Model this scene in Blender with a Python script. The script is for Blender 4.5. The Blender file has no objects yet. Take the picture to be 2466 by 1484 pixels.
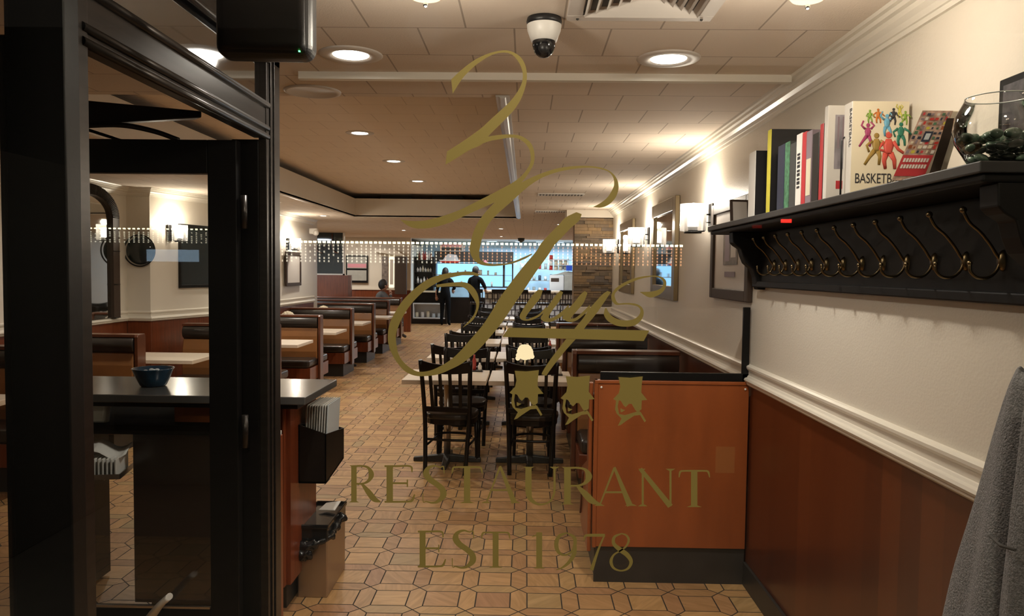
import bpy, bmesh, math, random
from mathutils import Vector, Matrix, noise
random.seed(7)
PI = math.pi
SC = bpy.context.scene
COL = SC.collection

# ------------------------------------------------------------------ camera
CAM_H, CAM_F = 1.65, 1832.4
PITCH, YAW, ROLL = .0492, -.0172, .0117
cy_, sy_, cp_, sp_ = math.cos(YAW), math.sin(YAW), math.cos(PITCH), math.sin(PITCH)
VW = Vector((sy_*cp_, cy_*cp_, -sp_)); _r = Vector((cy_, -sy_, 0)); _u = _r.cross(VW)
VR = math.cos(ROLL)*_r + math.sin(ROLL)*_u; VU = -math.sin(ROLL)*_r + math.cos(ROLL)*_u
EYE = Vector((0, 0, CAM_H))
cam = bpy.data.cameras.new('camera'); camo = bpy.data.objects.new('camera', cam); COL.objects.link(camo)
cam.sensor_width = 36; cam.lens = 36*CAM_F/2466; cam.clip_start = .05; cam.clip_end = 120
mw = Matrix((VR, VU, -VW)).transposed().to_4x4(); mw.translation = EYE; camo.matrix_world = mw
SC.camera = camo

# ------------------------------------------------------------------ view, world, big lights
SC.view_settings.view_transform = 'Standard'
try: SC.view_settings.look = 'None'
except Exception: pass
SC.view_settings.gamma = 1; SC.view_settings.use_curve_mapping = False
SC.view_settings.exposure = 0.92
SC.cycles.use_denoising = True; SC.cycles.use_adaptive_sampling = True; SC.cycles.adaptive_threshold = .03
SC.cycles.max_bounces = 8; SC.cycles.diffuse_bounces = 5; SC.cycles.glossy_bounces = 4
SC.cycles.transparent_max_bounces = 16; SC.cycles.transmission_bounces = 6
SC.cycles.sample_clamp_indirect = 4; SC.cycles.caustics_reflective = False; SC.cycles.caustics_refractive = False
W = bpy.data.worlds.new('world'); SC.world = W; W.use_nodes = True
W.node_tree.nodes['Background'].inputs[0].default_value = (.10, .085, .07, 1)
W.node_tree.nodes['Background'].inputs[1].default_value = .12

def light(name, kind, loc, power, color=(1, .84, .66), size=.1, rot=(0, 0, 0), sy=None, spot=None, blend=.5):
    d = bpy.data.lights.new(name, kind); d.energy = power; d.color = color
    if kind == 'AREA':
        d.size = size
        if sy: d.shape = 'RECTANGLE'; d.size_y = sy
        else: d.shape = 'DISK'
    else: d.shadow_soft_size = size
    if kind == 'SPOT': d.spot_size = spot or 2.2; d.spot_blend = blend
    o = bpy.data.objects.new(name, d); COL.objects.link(o); o.location = loc; o.rotation_euler = rot
    o['kind'] = 'structure'
    return o
WARM = (1, .80, .58); NEUT = (1, .91, .81); COOL = (.72, .86, 1)
# kitchen and bar at the far end are lit by cool ceiling panels
light('kitchen_ceiling_light', 'AREA', (0.2, 26.0, 2.5), 150, COOL, 3.4, sy=3.0)
light('bar_ceiling_light', 'AREA', (-.6, 21.8, 2.62), 70, (.92, .95, 1), 3.0, sy=1.2)
light('back_room_light', 'AREA', (-4.4, 18.6, 2.42), 24, NEUT, 1.0, sy=1.0)
light('side_aisle_light', 'AREA', (-5.4, 15.0, 2.40), 60, (.8, .88, 1), .6, sy=.6)

# ------------------------------------------------------------------ helpers
def at(px, py, **k):
    """the world point seen at a pixel, on the plane X=, Y= or Z="""
    d = (px-1233)/CAM_F*VR - (py-742)/CAM_F*VU + VW
    if 'X' in k: t = k['X']/d.x
    elif 'Y' in k: t = k['Y']/d.y
    else: t = (k['Z']-CAM_H)/d.z
    return EYE + t*d

MATS = {}
def nt(name):
    m = bpy.data.materials.new(name); m.use_nodes = True
    t = m.node_tree; b = t.nodes['Principled BSDF']
    MATS[name] = m
    return m, t, b
def pm(name, col, rough=.5, metal=0, var=0, scale=8, bump=0, bscale=60, spec=.5, emit=None, es=0, coat=0, stretch=None):
    m, t, b = nt(name); N, L = t.nodes, t.links
    b.inputs['Base Color'].default_value = (*col, 1); b.inputs['Roughness'].default_value = rough
    b.inputs['Metallic'].default_value = metal; b.inputs['Specular IOR Level'].default_value = spec
    b.inputs['Coat Weight'].default_value = coat; b.inputs['Coat Roughness'].default_value = .12
    if emit: b.inputs['Emission Color'].default_value = (*emit, 1); b.inputs['Emission Strength'].default_value = es
    if var or bump:
        tc = N.new('ShaderNodeTexCoord'); mp = N.new('ShaderNodeMapping')
        L.new(tc.outputs['Object'], mp.inputs[0])
        if stretch: mp.inputs['Scale'].default_value = stretch
    if var:
        n = N.new('ShaderNodeTexNoise'); n.inputs['Scale'].default_value = scale; n.inputs['Detail'].default_value = 5
        L.new(mp.outputs[0], n.inputs[0])
        r = N.new('ShaderNodeValToRGB'); L.new(n.outputs[0], r.inputs[0])
        r.color_ramp.elements[0].position = .3; r.color_ramp.elements[1].position = .7
        r.color_ramp.elements[0].color = (*[c*(1-var) for c in col], 1)
        r.color_ramp.elements[1].color = (*[min(1, c*(1+var)) for c in col], 1)
        L.new(r.outputs[0], b.inputs['Base Color'])
    if bump:
        n2 = N.new('ShaderNodeTexNoise'); n2.inputs['Scale'].default_value = bscale; n2.inputs['Detail'].default_value = 3
        L.new(mp.outputs[0], n2.inputs[0])
        bp = N.new('ShaderNodeBump'); bp.inputs['Strength'].default_value = bump; bp.inputs['Distance'].default_value = .01
        L.new(n2.outputs[0], bp.inputs['Height']); L.new(bp.outputs[0], b.inputs['Normal'])
    return m
def emat(name, col, s):
    m = bpy.data.materials.new(name); m.use_nodes = True; t = m.node_tree; t.nodes.clear()
    e = t.nodes.new('ShaderNodeEmission'); e.inputs[0].default_value = (*col, 1); e.inputs[1].default_value = s
    o = t.nodes.new('ShaderNodeOutputMaterial'); t.links.new(e.outputs[0], o.inputs[0]); MATS[name] = m
    return m
def glass(name, tint=(1, 1, 1), ior=1.5, rough=0.0, mult=1.0):
    """a thin pane: clear, with the mirror reflection of glass"""
    m = bpy.data.materials.new(name); m.use_nodes = True; t = m.node_tree; t.nodes.clear(); N, L = t.nodes, t.links
    tr = N.new('ShaderNodeBsdfTransparent'); tr.inputs[0].default_value = (*tint, 1)
    g = N.new('ShaderNodeBsdfGlossy'); g.inputs['Roughness'].default_value = rough; g.inputs[0].default_value = (1, 1, 1, 1)
    f = N.new('ShaderNodeFresnel'); f.inputs[0].default_value = ior
    mu = N.new('ShaderNodeMath'); mu.operation = 'MULTIPLY'; mu.inputs[1].default_value = mult; L.new(f.outputs[0], mu.inputs[0])
    x = N.new('ShaderNodeMixShader'); L.new(mu.outputs[0], x.inputs[0]); L.new(tr.outputs[0], x.inputs[1]); L.new(g.outputs[0], x.inputs[2])
    o = N.new('ShaderNodeOutputMaterial'); L.new(x.outputs[0], o.inputs[0]); MATS[name] = m
    return m

class MN:
    """tiny math-node writer"""
    def __init__(s, t): s.t = t
    def op(s, o, *a):
        n = s.t.nodes.new('ShaderNodeMath'); n.operation = o
        for i, v in enumerate(a):
            if isinstance(v, (int, float)): n.inputs[i].default_value = v
            else: s.t.links.new(v, n.inputs[i])
        return n.outputs[0]

class M:
    def __init__(s): s.v = []; s.f = []; s.sm = []
    def add(s, vs, fs, smooth=False, T=None):
        k = len(s.v)
        s.v += [tuple(T @ Vector(p)) if T else tuple(p) for p in vs]
        s.f += [tuple(i+k for i in f) for f in fs]; s.sm += [smooth]*len(fs)
        return s
    def box(s, x0, x1, y0, y1, z0, z1, T=None):
        x0, x1 = sorted((x0, x1)); y0, y1 = sorted((y0, y1)); z0, z1 = sorted((z0, z1))
        v = [(x, y, z) for x in (x0, x1) for y in (y0, y1) for z in (z0, z1)]
        return s.add(v, [(0, 1, 3, 2), (4, 6, 7, 5), (0, 4, 5, 1), (2, 3, 7, 6), (0, 2, 6, 4), (1, 5, 7, 3)], False, T)
    def cbox(s, c, d, T=None):
        return s.box(c[0]-d[0]/2, c[0]+d[0]/2, c[1]-d[1]/2, c[1]+d[1]/2, c[2]-d[2]/2, c[2]+d[2]/2, T)
    def lathe(s, prof, n=24, c=(0, 0, 0), T=None, a0=0, a1=2*PI, sx=1, sy=1):
        full = abs(a1-a0-2*PI) < 1e-6; cols = n if full else n+1
        v = []
        for i in range(cols):
            a = a0+(a1-a0)*i/n
            for r, z in prof: v.append((c[0]+r*math.cos(a)*sx, c[1]+r*math.sin(a)*sy, c[2]+z))
        m = len(prof); f = []
        for i in range(n):
            j = (i+1) % cols
            for k in range(m-1): f.append((i*m+k, j*m+k, j*m+k+1, i*m+k+1))
        return s.add(v, f, True, T)
    def cyl(s, c, r, z0, z1, n=20, T=None, r2=None):
        r2 = r if r2 is None else r2
        v = [(c[0]+r*math.cos(2*PI*i/n), c[1]+r*math.sin(2*PI*i/n), z0) for i in range(n)]
        v += [(c[0]+r2*math.cos(2*PI*i/n), c[1]+r2*math.sin(2*PI*i/n), z1) for i in range(n)]
        k = len(s.f)
        s.add(v, [(i, (i+1) % n, n+(i+1) % n, n+i) for i in range(n)], True, T)
        k = len(s.v)-2*n
        s.f += [tuple(k+i for i in reversed(range(n))), tuple(k+n+i for i in range(n))]; s.sm += [False, False]
        return s
    def tube(s, pts, r, n=8, flat=1.0, up=None):
        pts = [Vector(p) for p in pts]; rr = r if isinstance(r, (list, tuple)) else [r]*len(pts)
        vs = []; ref = Vector(up) if up else Vector((0, 0, 1))
        for i, p in enumerate(pts):
            d = (pts[min(i+1, len(pts)-1)]-pts[max(i-1, 0)]).normalized()
            q = ref if abs(d.dot(ref)) < .95 else Vector((1, 0, 0))
            a = d.cross(q).normalized(); b = a.cross(d).normalized()
            for j in range(n):
                t = 2*PI*j/n; vs.append(p+a*math.cos(t)*rr[i]+b*math.sin(t)*rr[i]*flat)
        f = []
        for i in range(len(pts)-1):
            for j in range(n): f.append((i*n+j, i*n+(j+1) % n, (i+1)*n+(j+1) % n, (i+1)*n+j))
        s.add(vs, f, True)
        k = len(s.v)-len(vs)
        s.f += [tuple(k+i for i in reversed(range(n))), tuple(len(s.v)-n+i for i in range(n))]; s.sm += [False, False]
        return s
    def prism(s, poly, h, ax='y', o=0, T=None):
        """extrude polygon; ax y: poly (x,z) from y=o to o+h; ax x: poly (y,z); ax z: poly (x,y)"""
        n = len(poly)
        f3 = {'y': lambda a, b, t: (a, t, b), 'x': lambda a, b, t: (t, a, b), 'z': lambda a, b, t: (a, b, t)}[ax]
        v = [f3(a, b, o) for a, b in poly]+[f3(a, b, o+h) for a, b in poly]
        return s.add(v, [tuple(range(n)), tuple(reversed(range(n, 2*n)))]+[(i, n+i, n+(i+1) % n, (i+1) % n) for i in range(n)], False, T)
    def sphere(s, c, r, n=16, m=10, T=None, sz=1, sx=1, sy=1):
        v = [(c[0], c[1], c[2]+r*sz)]
        for i in range(1, m):
            a = PI*i/m
            for j in range(n): v.append((c[0]+r*sx*math.sin(a)*math.cos(2*PI*j/n), c[1]+r*sy*math.sin(a)*math.sin(2*PI*j/n), c[2]+r*sz*math.cos(a)))
        v.append((c[0], c[1], c[2]-r*sz)); f = [(0, 1+j, 1+(j+1) % n) for j in range(n)]
        for i in range(m-2):
            for j in range(n): f.append((1+i*n+j, 1+(i+1)*n+j, 1+(i+1)*n+(j+1) % n, 1+i*n+(j+1) % n))
        k = len(v)-1; b = 1+(m-2)*n
        f += [(k, b+(j+1) % n, b+j) for j in range(n)]
        return s.add(v, f, True, T)
    def quad(s, a, b, c, d): return s.add([a, b, c, d], [(0, 1, 2, 3)])
    def sweep(s, prof, path, closed=False):
        """profile (out, z) swept along plan path [(x,y,nx,ny)]"""
        m = len(prof); v = []
        for x, y, nx, ny in path:
            for o, z in prof: v.append((x+nx*o, y+ny*o, z))
        f = []
        for i in range(len(path)-1):
            for k in range(m-1): f.append((i*m+k, (i+1)*m+k, (i+1)*m+k+1, i*m+k+1))
            f.append((i*m+m-1, (i+1)*m+m-1, (i+1)*m, i*m))
        f.append(tuple(range(m))); f.append(tuple(reversed(range((len(path)-1)*m, len(path)*m))))
        return s.add(v, f)
    def build(s, name, mat, parent=None, bevel=0, seg=2, sub=0, solid=0, loc=None, fix=True):
        me = bpy.data.meshes.new(name); me.from_pydata(s.v, [], s.f)
        me.polygons.foreach_set('use_smooth', s.sm)
        if fix:
            bm = bmesh.new(); bm.from_mesh(me); bmesh.ops.recalc_face_normals(bm, faces=bm.faces); bm.to_mesh(me); bm.free()
        me.update()
        o = bpy.data.objects.new(name, me); COL.objects.link(o)
        me.materials.append(MATS[mat] if isinstance(mat, str) else mat)
        if parent: o.parent = parent
        if solid: q = o.modifiers.new('s', 'SOLIDIFY'); q.thickness = solid; q.offset = 0
        if bevel:
            q = o.modifiers.new('b', 'BEVEL'); q.width = bevel; q.segments = seg; q.limit_method = 'ANGLE'; q.angle_limit = .6
        if sub: q = o.modifiers.new('u', 'SUBSURF'); q.levels = sub; q.render_levels = sub
        if loc: o.location = loc
        return o

def tag(o, label=None, cat=None, group=None, kind=None):
    if label: o['label'] = label
    if cat: o['category'] = cat
    if group: o['group'] = group
    if kind: o['kind'] = kind
    return o
def thing(name, label, cat, loc=(0, 0, 0), rz=0, group=None, rx=0, ry=0):
    o = bpy.data.objects.new(name, None); COL.objects.link(o); o.empty_display_size = .1
    o.location = loc; o.rotation_euler = (rx, ry, rz)
    return tag(o, label, cat, group)
def struct(o, label=None): o['kind'] = 'structure'; return tag(o, label)
KIDS = {}
def dup(root, loc, rz, label=None, group=None):
    def cp(o, p):
        c = o.copy(); COL.objects.link(c); c.parent = p
        for k in [q for q in list(ALLO) if q.parent == o]: cp(k, c)
        return c
    ALLO = list(bpy.data.objects)
    c = cp(root, None); c.location = loc; c.rotation_euler.z = rz
    return tag(c, label, None, group)
def cr(pts, n=6):
    """Catmull-Rom through points"""
    P = [Vector(p) for p in pts]; P = [2*P[0]-P[1]]+P+[2*P[-1]-P[-2]]; out = []
    for i in range(1, len(P)-2):
        for k in range(n):
            t = k/n; a, b, c, d = P[i-1], P[i], P[i+1], P[i+2]
            out.append(.5*((2*b)+(c-a)*t+(2*a-5*b+4*c-d)*t*t+(3*b-a-3*c+d)*t**3))
    out.append(P[-2]); return out

# ------------------------------------------------------------------ materials
def floor_mat():
    m, t, b = nt('floor_tile'); N, L = t.nodes, t.links; q = MN(t)
    g = N.new('ShaderNodeTexCoord'); sx = N.new('ShaderNodeSeparateXYZ'); L.new(g.outputs['Object'], sx.inputs[0])
    P_ = .2569; H_ = .165
    u = q.op('DIVIDE', q.op('ADD', sx.outputs[0], .0146), P_); v = q.op('DIVIDE', q.op('SUBTRACT', sx.outputs[1], 5.149), P_)
    ru, rv = q.op('ROUND', u), q.op('ROUND', v); fu, fv = q.op('FLOOR', u), q.op('FLOOR', v)
    a, c = q.op('ABSOLUTE', q.op('SUBTRACT', u, ru)), q.op('ABSOLUTE', q.op('SUBTRACT', v, rv))
    mi, ma = q.op('MINIMUM', a, c), q.op('MAXIMUM', a, c)
    inner = q.op('LESS_THAN', ma, H_)
    d1 = q.op('MULTIPLY', q.op('SUBTRACT', ma, mi), .707); d2 = q.op('ABSOLUTE', q.op('SUBTRACT', mi, H_))
    d = q.op('ADD', q.op('MULTIPLY', inner, d1), q.op('MULTIPLY', q.op('SUBTRACT', 1, inner), d2))
    grout = q.op('LESS_THAN', d, .0125)
    sq = q.op('GREATER_THAN', mi, H_); vert = q.op('LESS_THAN', a, c)
    # tile id
    def mix(w, p, r): return q.op('ADD', q.op('MULTIPLY', w, p), q.op('MULTIPLY', q.op('SUBTRACT', 1, w), r))
    iu = mix(sq, fu, mix(vert, ru, fu)); iv = mix(sq, fv, mix(vert, fv, rv))
    ik = mix(sq, 3.3, mix(vert, 7.7, 11.1))
    cx = N.new('ShaderNodeCombineXYZ'); L.new(iu, cx.inputs[0]); L.new(iv, cx.inputs[1]); L.new(ik, cx.inputs[2])
    wn = N.new('ShaderNodeTexWhiteNoise'); L.new(cx.outputs[0], wn.inputs[0])
    rp = N.new('ShaderNodeValToRGB'); rp.color_ramp.interpolation = 'LINEAR'; L.new(wn.outputs[0], rp.inputs[0])
    e = rp.color_ramp.elements; e[0].position = 0; e[0].color = (.42, .235, .095, 1); e[1].position = 1; e[1].color = (.38, .275, .12, 1)
    for p_, c_ in ((.25, (.53, .315, .125)), (.5, (.60, .37, .145)), (.72, (.42, .225, .10)), (.88, (.54, .335, .13))):
        k = e.new(p_); k.color = (*c_, 1)
    # streaks inside each tile, turned by its id
    va = N.new('ShaderNodeVectorMath'); va.operation = 'MULTIPLY_ADD'; L.new(wn.outputs[1], va.inputs[0]); va.inputs[1].default_value = (40, 40, 40)
    L.new(g.outputs['Object'], va.inputs[2])
    ro = N.new('ShaderNodeVectorRotate'); ro.rotation_type = 'Z_AXIS'; L.new(va.outputs[0], ro.inputs[0]); L.new(q.op('MULTIPLY', wn.outputs[0], 6.0), ro.inputs['Angle'])
    mp = N.new('ShaderNodeMapping'); mp.inputs['Scale'].default_value = (2, 12, 1); L.new(ro.outputs[0], mp.inputs[0])
    no = N.new('ShaderNodeTexNoise'); no.inputs['Scale'].default_value = 2.4; no.inputs['Detail'].default_value = 4; no.inputs['Distortion'].default_value = 1.2
    L.new(mp.outputs[0], no.inputs[0])
    hs = N.new('ShaderNodeMixRGB'); hs.blend_type = 'MULTIPLY'; hs.inputs[0].default_value = .8
    r2 = N.new('ShaderNodeValToRGB'); L.new(no.outputs[0], r2.inputs[0]); r2.color_ramp.elements[0].position = .35; r2.color_ramp.elements[1].position = .7
    r2.color_ramp.elements[0].color = (.72, .67, .66, 1); r2.color_ramp.elements[1].color = (1.07, 1.03, 1.14, 1)
    L.new(rp.outputs[0], hs.inputs[1]); L.new(r2.outputs[0], hs.inputs[2])
    mg = N.new('ShaderNodeMixRGB'); L.new(grout, mg.inputs[0]); L.new(hs.outputs[0], mg.inputs[1]); mg.inputs[2].default_value = (.028, .02, .014, 1)
    L.new(mg.outputs[0], b.inputs['Base Color'])
    L.new(mix(grout, .85, .42), b.inputs['Roughness'])
    bp = N.new('ShaderNodeBump'); bp.inputs['Strength'].default_value = .35; bp.inputs['Distance'].default_value = .004
    L.new(q.op('SUBTRACT', 1, grout), bp.inputs['Height']); L.new(bp.outputs[0], b.inputs['Normal'])
floor_mat()

def brick_mat(name, c1, c2, mort, bw, rh, ms, rough=.8, bump=.3, off=(0, 0, 0), rot=None, noise_s=0, nb=0):
    m, t, b = nt(name); N, L = t.nodes, t.links
    tc = N.new('ShaderNodeTexCoord'); mp = N.new('ShaderNodeMapping'); L.new(tc.outputs['Object'], mp.inputs[0])
    mp.inputs['Location'].default_value = off
    if rot: mp.inputs['Rotation'].default_value = rot
    k = N.new('ShaderNodeTexBrick'); L.new(mp.outputs[0], k.inputs[0]); k.inputs['Scale'].default_value = 1
    k.inputs['Color1'].default_value = (*c1, 1); k.inputs['Color2'].default_value = (*c2, 1); k.inputs['Mortar'].default_value = (*mort, 1)
    k.inputs['Brick Width'].default_value = bw; k.inputs['Row Height'].default_value = rh; k.inputs['Mortar Size'].default_value = ms
    k.inputs['Mortar Smooth'].default_value = 0; k.offset = .5
    L.new(k.outputs[0], b.inputs['Base Color']); b.inputs['Roughness'].default_value = rough
    bp = N.new('ShaderNodeBump'); bp.inputs['Strength'].default_value = bump; bp.inputs['Distance'].default_value = .003
    inv = N.new('ShaderNodeMath'); inv.operation = 'SUBTRACT'; inv.inputs[0].default_value = 1; L.new(k.outputs['Fac'], inv.inputs[1])
    h = inv.outputs[0]
    if nb:
        n2 = N.new('ShaderNodeTexNoise'); n2.inputs['Scale'].default_value = 160; L.new(tc.outputs['Object'], n2.inputs[0])
        ad = N.new('ShaderNodeMath'); ad.operation = 'MULTIPLY_ADD'; L.new(n2.outputs[0], ad.inputs[0]); ad.inputs[1].default_value = nb; L.new(h, ad.inputs[2]); h = ad.outputs[0]
    L.new(h, bp.inputs['Height']); L.new(bp.outputs[0], b.inputs['Normal'])
    return m
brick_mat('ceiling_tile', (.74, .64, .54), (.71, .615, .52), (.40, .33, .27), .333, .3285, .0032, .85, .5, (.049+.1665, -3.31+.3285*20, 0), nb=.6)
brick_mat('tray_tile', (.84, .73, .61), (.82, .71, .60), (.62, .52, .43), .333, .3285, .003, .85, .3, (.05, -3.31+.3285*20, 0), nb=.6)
brick_mat('white_tile', (.62, .66, .70), (.45, .5, .56), (.12, .12, .14), .16, .16, .02, .25, .3, rot=(PI/2, 0, 0))
pm('cream_wall', (.70, .645, .555), .42, bump=.12, bscale=120, var=.02, scale=3)
pm('cream_trim', (.74, .69, .60), .32)
pm('grey_trim', (.60, .58, .54), .25)
def stave_mat(name, ca, cb, axis=1, w=.125, rough=.3):
    m, t, b = nt(name); N, L = t.nodes, t.links; q = MN(t)
    g = N.new('ShaderNodeTexCoord'); s = N.new('ShaderNodeSeparateXYZ'); L.new(g.outputs['Object'], s.inputs[0])
    fl = q.op('FLOOR', q.op('DIVIDE', s.outputs[axis], w)); wn = N.new('ShaderNodeTexWhiteNoise'); wn.noise_dimensions = '1D'; L.new(fl, wn.inputs['W'])
    mp = N.new('ShaderNodeMapping'); mp.inputs['Scale'].default_value = (30, 30, 1.2); L.new(g.outputs['Object'], mp.inputs[0])
    no = N.new('ShaderNodeTexNoise'); no.inputs['Scale'].default_value = 1; no.inputs['Detail'].default_value = 4; L.new(mp.outputs[0], no.inputs[0])
    mx = N.new('ShaderNodeMixRGB'); L.new(q.op('ADD', q.op('MULTIPLY', wn.outputs[0], .65), q.op('MULTIPLY', no.outputs[0], .35)), mx.inputs[0])
    mx.inputs[1].default_value = (*ca, 1); mx.inputs[2].default_value = (*cb, 1)
    L.new(mx.outputs[0], b.inputs['Base Color']); b.inputs['Roughness'].default_value = rough
    b.inputs['Coat Weight'].default_value = .25; b.inputs['Coat Roughness'].default_value = .15
stave_mat('red_wainscot', (.055, .011, .0035), (.13, .033, .009))
pm('orange_wood', (.30, .078, .020), .36, var=.18, scale=2.2, stretch=(3, 3, .6), coat=.2)
pm('red_wood', (.16, .040, .014), .32, var=.25, scale=3, stretch=(12, 12, 1), coat=.2)
pm('stand_wood', (.20, .045, .014), .34, var=.2, scale=3, stretch=(12, 12, 1), coat=.2)
pm('wood_rim', (.115, .036, .016), .3, var=.2, scale=4, coat=.3)
pm('black_base', (.028, .025, .022), .45, var=.2, scale=6)
pm('door_black', (.006, .0055, .0055), .4, bump=.03, spec=.2)
pm('bronze_metal', (.035, .030, .027), .32, metal=.6, var=.25, scale=5, stretch=(1, 1, 12))
pm('black_plastic', (.014, .014, .015), .42, bump=.05, bscale=300)
pm('black_gloss', (.010, .010, .011), .12)
pm('black_wood', (.009, .006, .005), .32, var=.3, scale=6, spec=.3)
pm('rack_black', (.008, .0075, .0075), .5, spec=.15)
pm('rack_edge', (.035, .034, .034), .4, spec=.3)
pm('brass', (.20, .15, .08), .32, metal=1)
pm('vinyl_black', (.030, .024, .020), .30, var=.2, scale=3, bump=.05, bscale=200)
pm('vinyl_tan', (.29, .125, .042), .33, var=.25, scale=1.6, bump=.05, bscale=200)
pm('table_top', (.80, .69, .56), .35, var=.08, scale=2, stretch=(1, 8, 1))
pm('steel', (.55, .5, .45), .3, metal=1)
pm('chrome', (.8, .8, .8), .12, metal=1)
pm('counter_top', (.11, .105, .10), .2, metal=.3, var=.12, scale=1.2)
pm('bin_steel', (.42, .34, .27), .34, metal=.9, var=.1, scale=2)
pm('white_paint', (.78, .76, .72), .4)
pm('vent_white', (.62, .57, .52), .45)
pm('paper', (.72, .70, .66), .7, var=.05)
pm('paper_blue', (.52, .58, .62), .5)
pm('dark_brown_panel', (.030, .017, .012), .3, var=.2, scale=2)
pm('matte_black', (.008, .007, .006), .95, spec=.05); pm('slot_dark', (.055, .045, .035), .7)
pm('navy', (.02, .028, .055), .35); pm('book_green', (.06, .17, .09), .5, var=.6, scale=60); pm('book_grey', (.045, .05, .05), .4)
pm('book_white', (.74, .71, .66), .4); pm('book_red', (.52, .035, .045), .4); pm('book_mauve', (.25, .19, .22), .5)
pm('book_yellow', (.55, .48, .05), .5); pm('book_cream', (.70, .63, .47), .5); pm('book_black', (.016, .015, .016), .35)
pm('pages', (.60, .55, .46), .8, var=.12, scale=200, stretch=(30, 1, 1)); pm('grey_photo', (.28, .26, .29), .5, var=.5, scale=9, stretch=(4, 4, 1))
pm('ink_black', (.02, .02, .025), .5)
pm('blue_glaze', (.012, .045, .085), .12, var=.4, scale=20, coat=.5)
pm('frame_brown', (.055, .036, .026), .55, spec=.25); pm('mat_board', (.55, .5, .45), .5); pm('print_dark', (.17, .14, .12), .5, var=.5, scale=14)
pm('frame_gold', (.23, .17, .09), .35, metal=.5); pm('mirror', (.62, .60, .56), .03, metal=1)
pm('dark_mirror', (.02, .026, .028), .05); pm('grey_wool', (.22, .22, .225), .95, bump=.6, bscale=260, var=.35, scale=180)
pm('coat_lining', (.03, .03, .03), .9)
pm('stones', (.12, .18, .13), .16, var=.35, scale=30); pm('skin', (.42, .22, .14), .55); pm('hair', (.015, .012, .01), .6)
pm('cloth_dark', (.006, .007, .009), .9, spec=.1); pm('cloth_grey', (.07, .065, .062), .85); pm('denim', (.03, .045, .08), .85)
pm('gold_leaf', (.46, .36, .10), .5, metal=.3); pm('gold_edge', (.55, .46, .2), .5, metal=.3)
pm('cool_panel', (.35, .52, .66), .4, var=.15, scale=3); pm('kitchen_white', (.62, .64, .66), .4); pm('machine_grey', (.36, .36, .33), .35, var=.08)
pm('blue_box', (.02, .08, .55), .4); pm('red_paint', (.5, .03, .02), .4); pm('pink', (.6, .25, .3), .6); pm('bottle_amber', (.16, .05, .02), .15); pm('bottle_green', (.03, .08, .04), .15)
pm('bottle_red', (.4, .05, .04), .3); pm('concrete', (.09, .085, .08), .85, var=.15); pm('facade', (.05, .045, .04), .8, var=.2)
pm('glass_solid', (.75, .8, .8), .05, spec=.8)
emat('lens_on', (1, .93, .84), 14); emat('sconce_glow', (1, .90, .80), 4); emat('string_bulb', (1, .88, .55), 16); emat('string_drop', (1, .9, .7), 4)
emat('string_red', (1, .45, .20), 4); emat('lamp_shade_glow', (1, .78, .45), .6); emat('cool_glow', (.55, .75, 1), 1.4); emat('green_led', (.1, 1, .2), 3); emat('exit_red', (1, .03, .02), 9)
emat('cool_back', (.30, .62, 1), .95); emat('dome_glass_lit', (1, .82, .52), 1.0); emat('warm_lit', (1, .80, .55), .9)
glass('pane', (.97, .98, .97)); glass('transom_pane', (.45, .43, .41), 1.5, .06, 3.5); glass('pane_clear', (.99, .99, .99), mult=.9)
def frosted():
    m = glass('frosted', (.95, .94, .94), 1.5, .2, 2.0); t = m.node_tree; N, L = t.nodes, t.links
    o = [n for n in N if n.type == 'OUTPUT_MATERIAL'][0]; src = o.inputs[0].links[0].from_socket
    tl = N.new('ShaderNodeBsdfTranslucent'); tl.inputs[0].default_value = (.9, .88, .86, 1)
    df = N.new('ShaderNodeBsdfDiffuse'); df.inputs[0].default_value = (.8, .78, .76, 1)
    a = N.new('ShaderNodeMixShader'); a.inputs[0].default_value = .3; L.new(tl.outputs[0], a.inputs[1]); L.new(df.outputs[0], a.inputs[2])
    x = N.new('ShaderNodeMixShader'); x.inputs[0].default_value = .20; L.new(src, x.inputs[1]); L.new(a.outputs[0], x.inputs[2]); L.new(x.outputs[0], o.inputs[0])
frosted()
glass('bowl_glass', (.97, .98, .975), 1.5, 0, 1.6)
def slate():
    m, t, b = nt('slate'); N, L = t.nodes, t.links
    g = N.new('ShaderNodeNewGeometry'); r = N.new('ShaderNodeValToRGB'); L.new(g.outputs['Random Per Island'], r.inputs[0])
    e = r.color_ramp.elements; e[0].color = (.11, .075, .045, 1); e[1].color = (.30, .20, .11, 1)
    for p_, c_ in ((.3, (.20, .15, .10)), (.6, (.36, .23, .11)), (.8, (.16, .13, .11))):
        k = e.new(p_); k.color = (*c_, 1)
    n = N.new('ShaderNodeTexNoise'); n.inputs['Scale'].default_value = 25; x = N.new('ShaderNodeMixRGB'); x.blend_type = 'MULTIPLY'; x.inputs[0].default_value = .6
    L.new(r.outputs[0], x.inputs[1]); L.new(n.outputs[0], x.inputs[2]); L.new(x.outputs[0], b.inputs['Base Color']); b.inputs['Roughness'].default_value = .75
slate()

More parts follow.
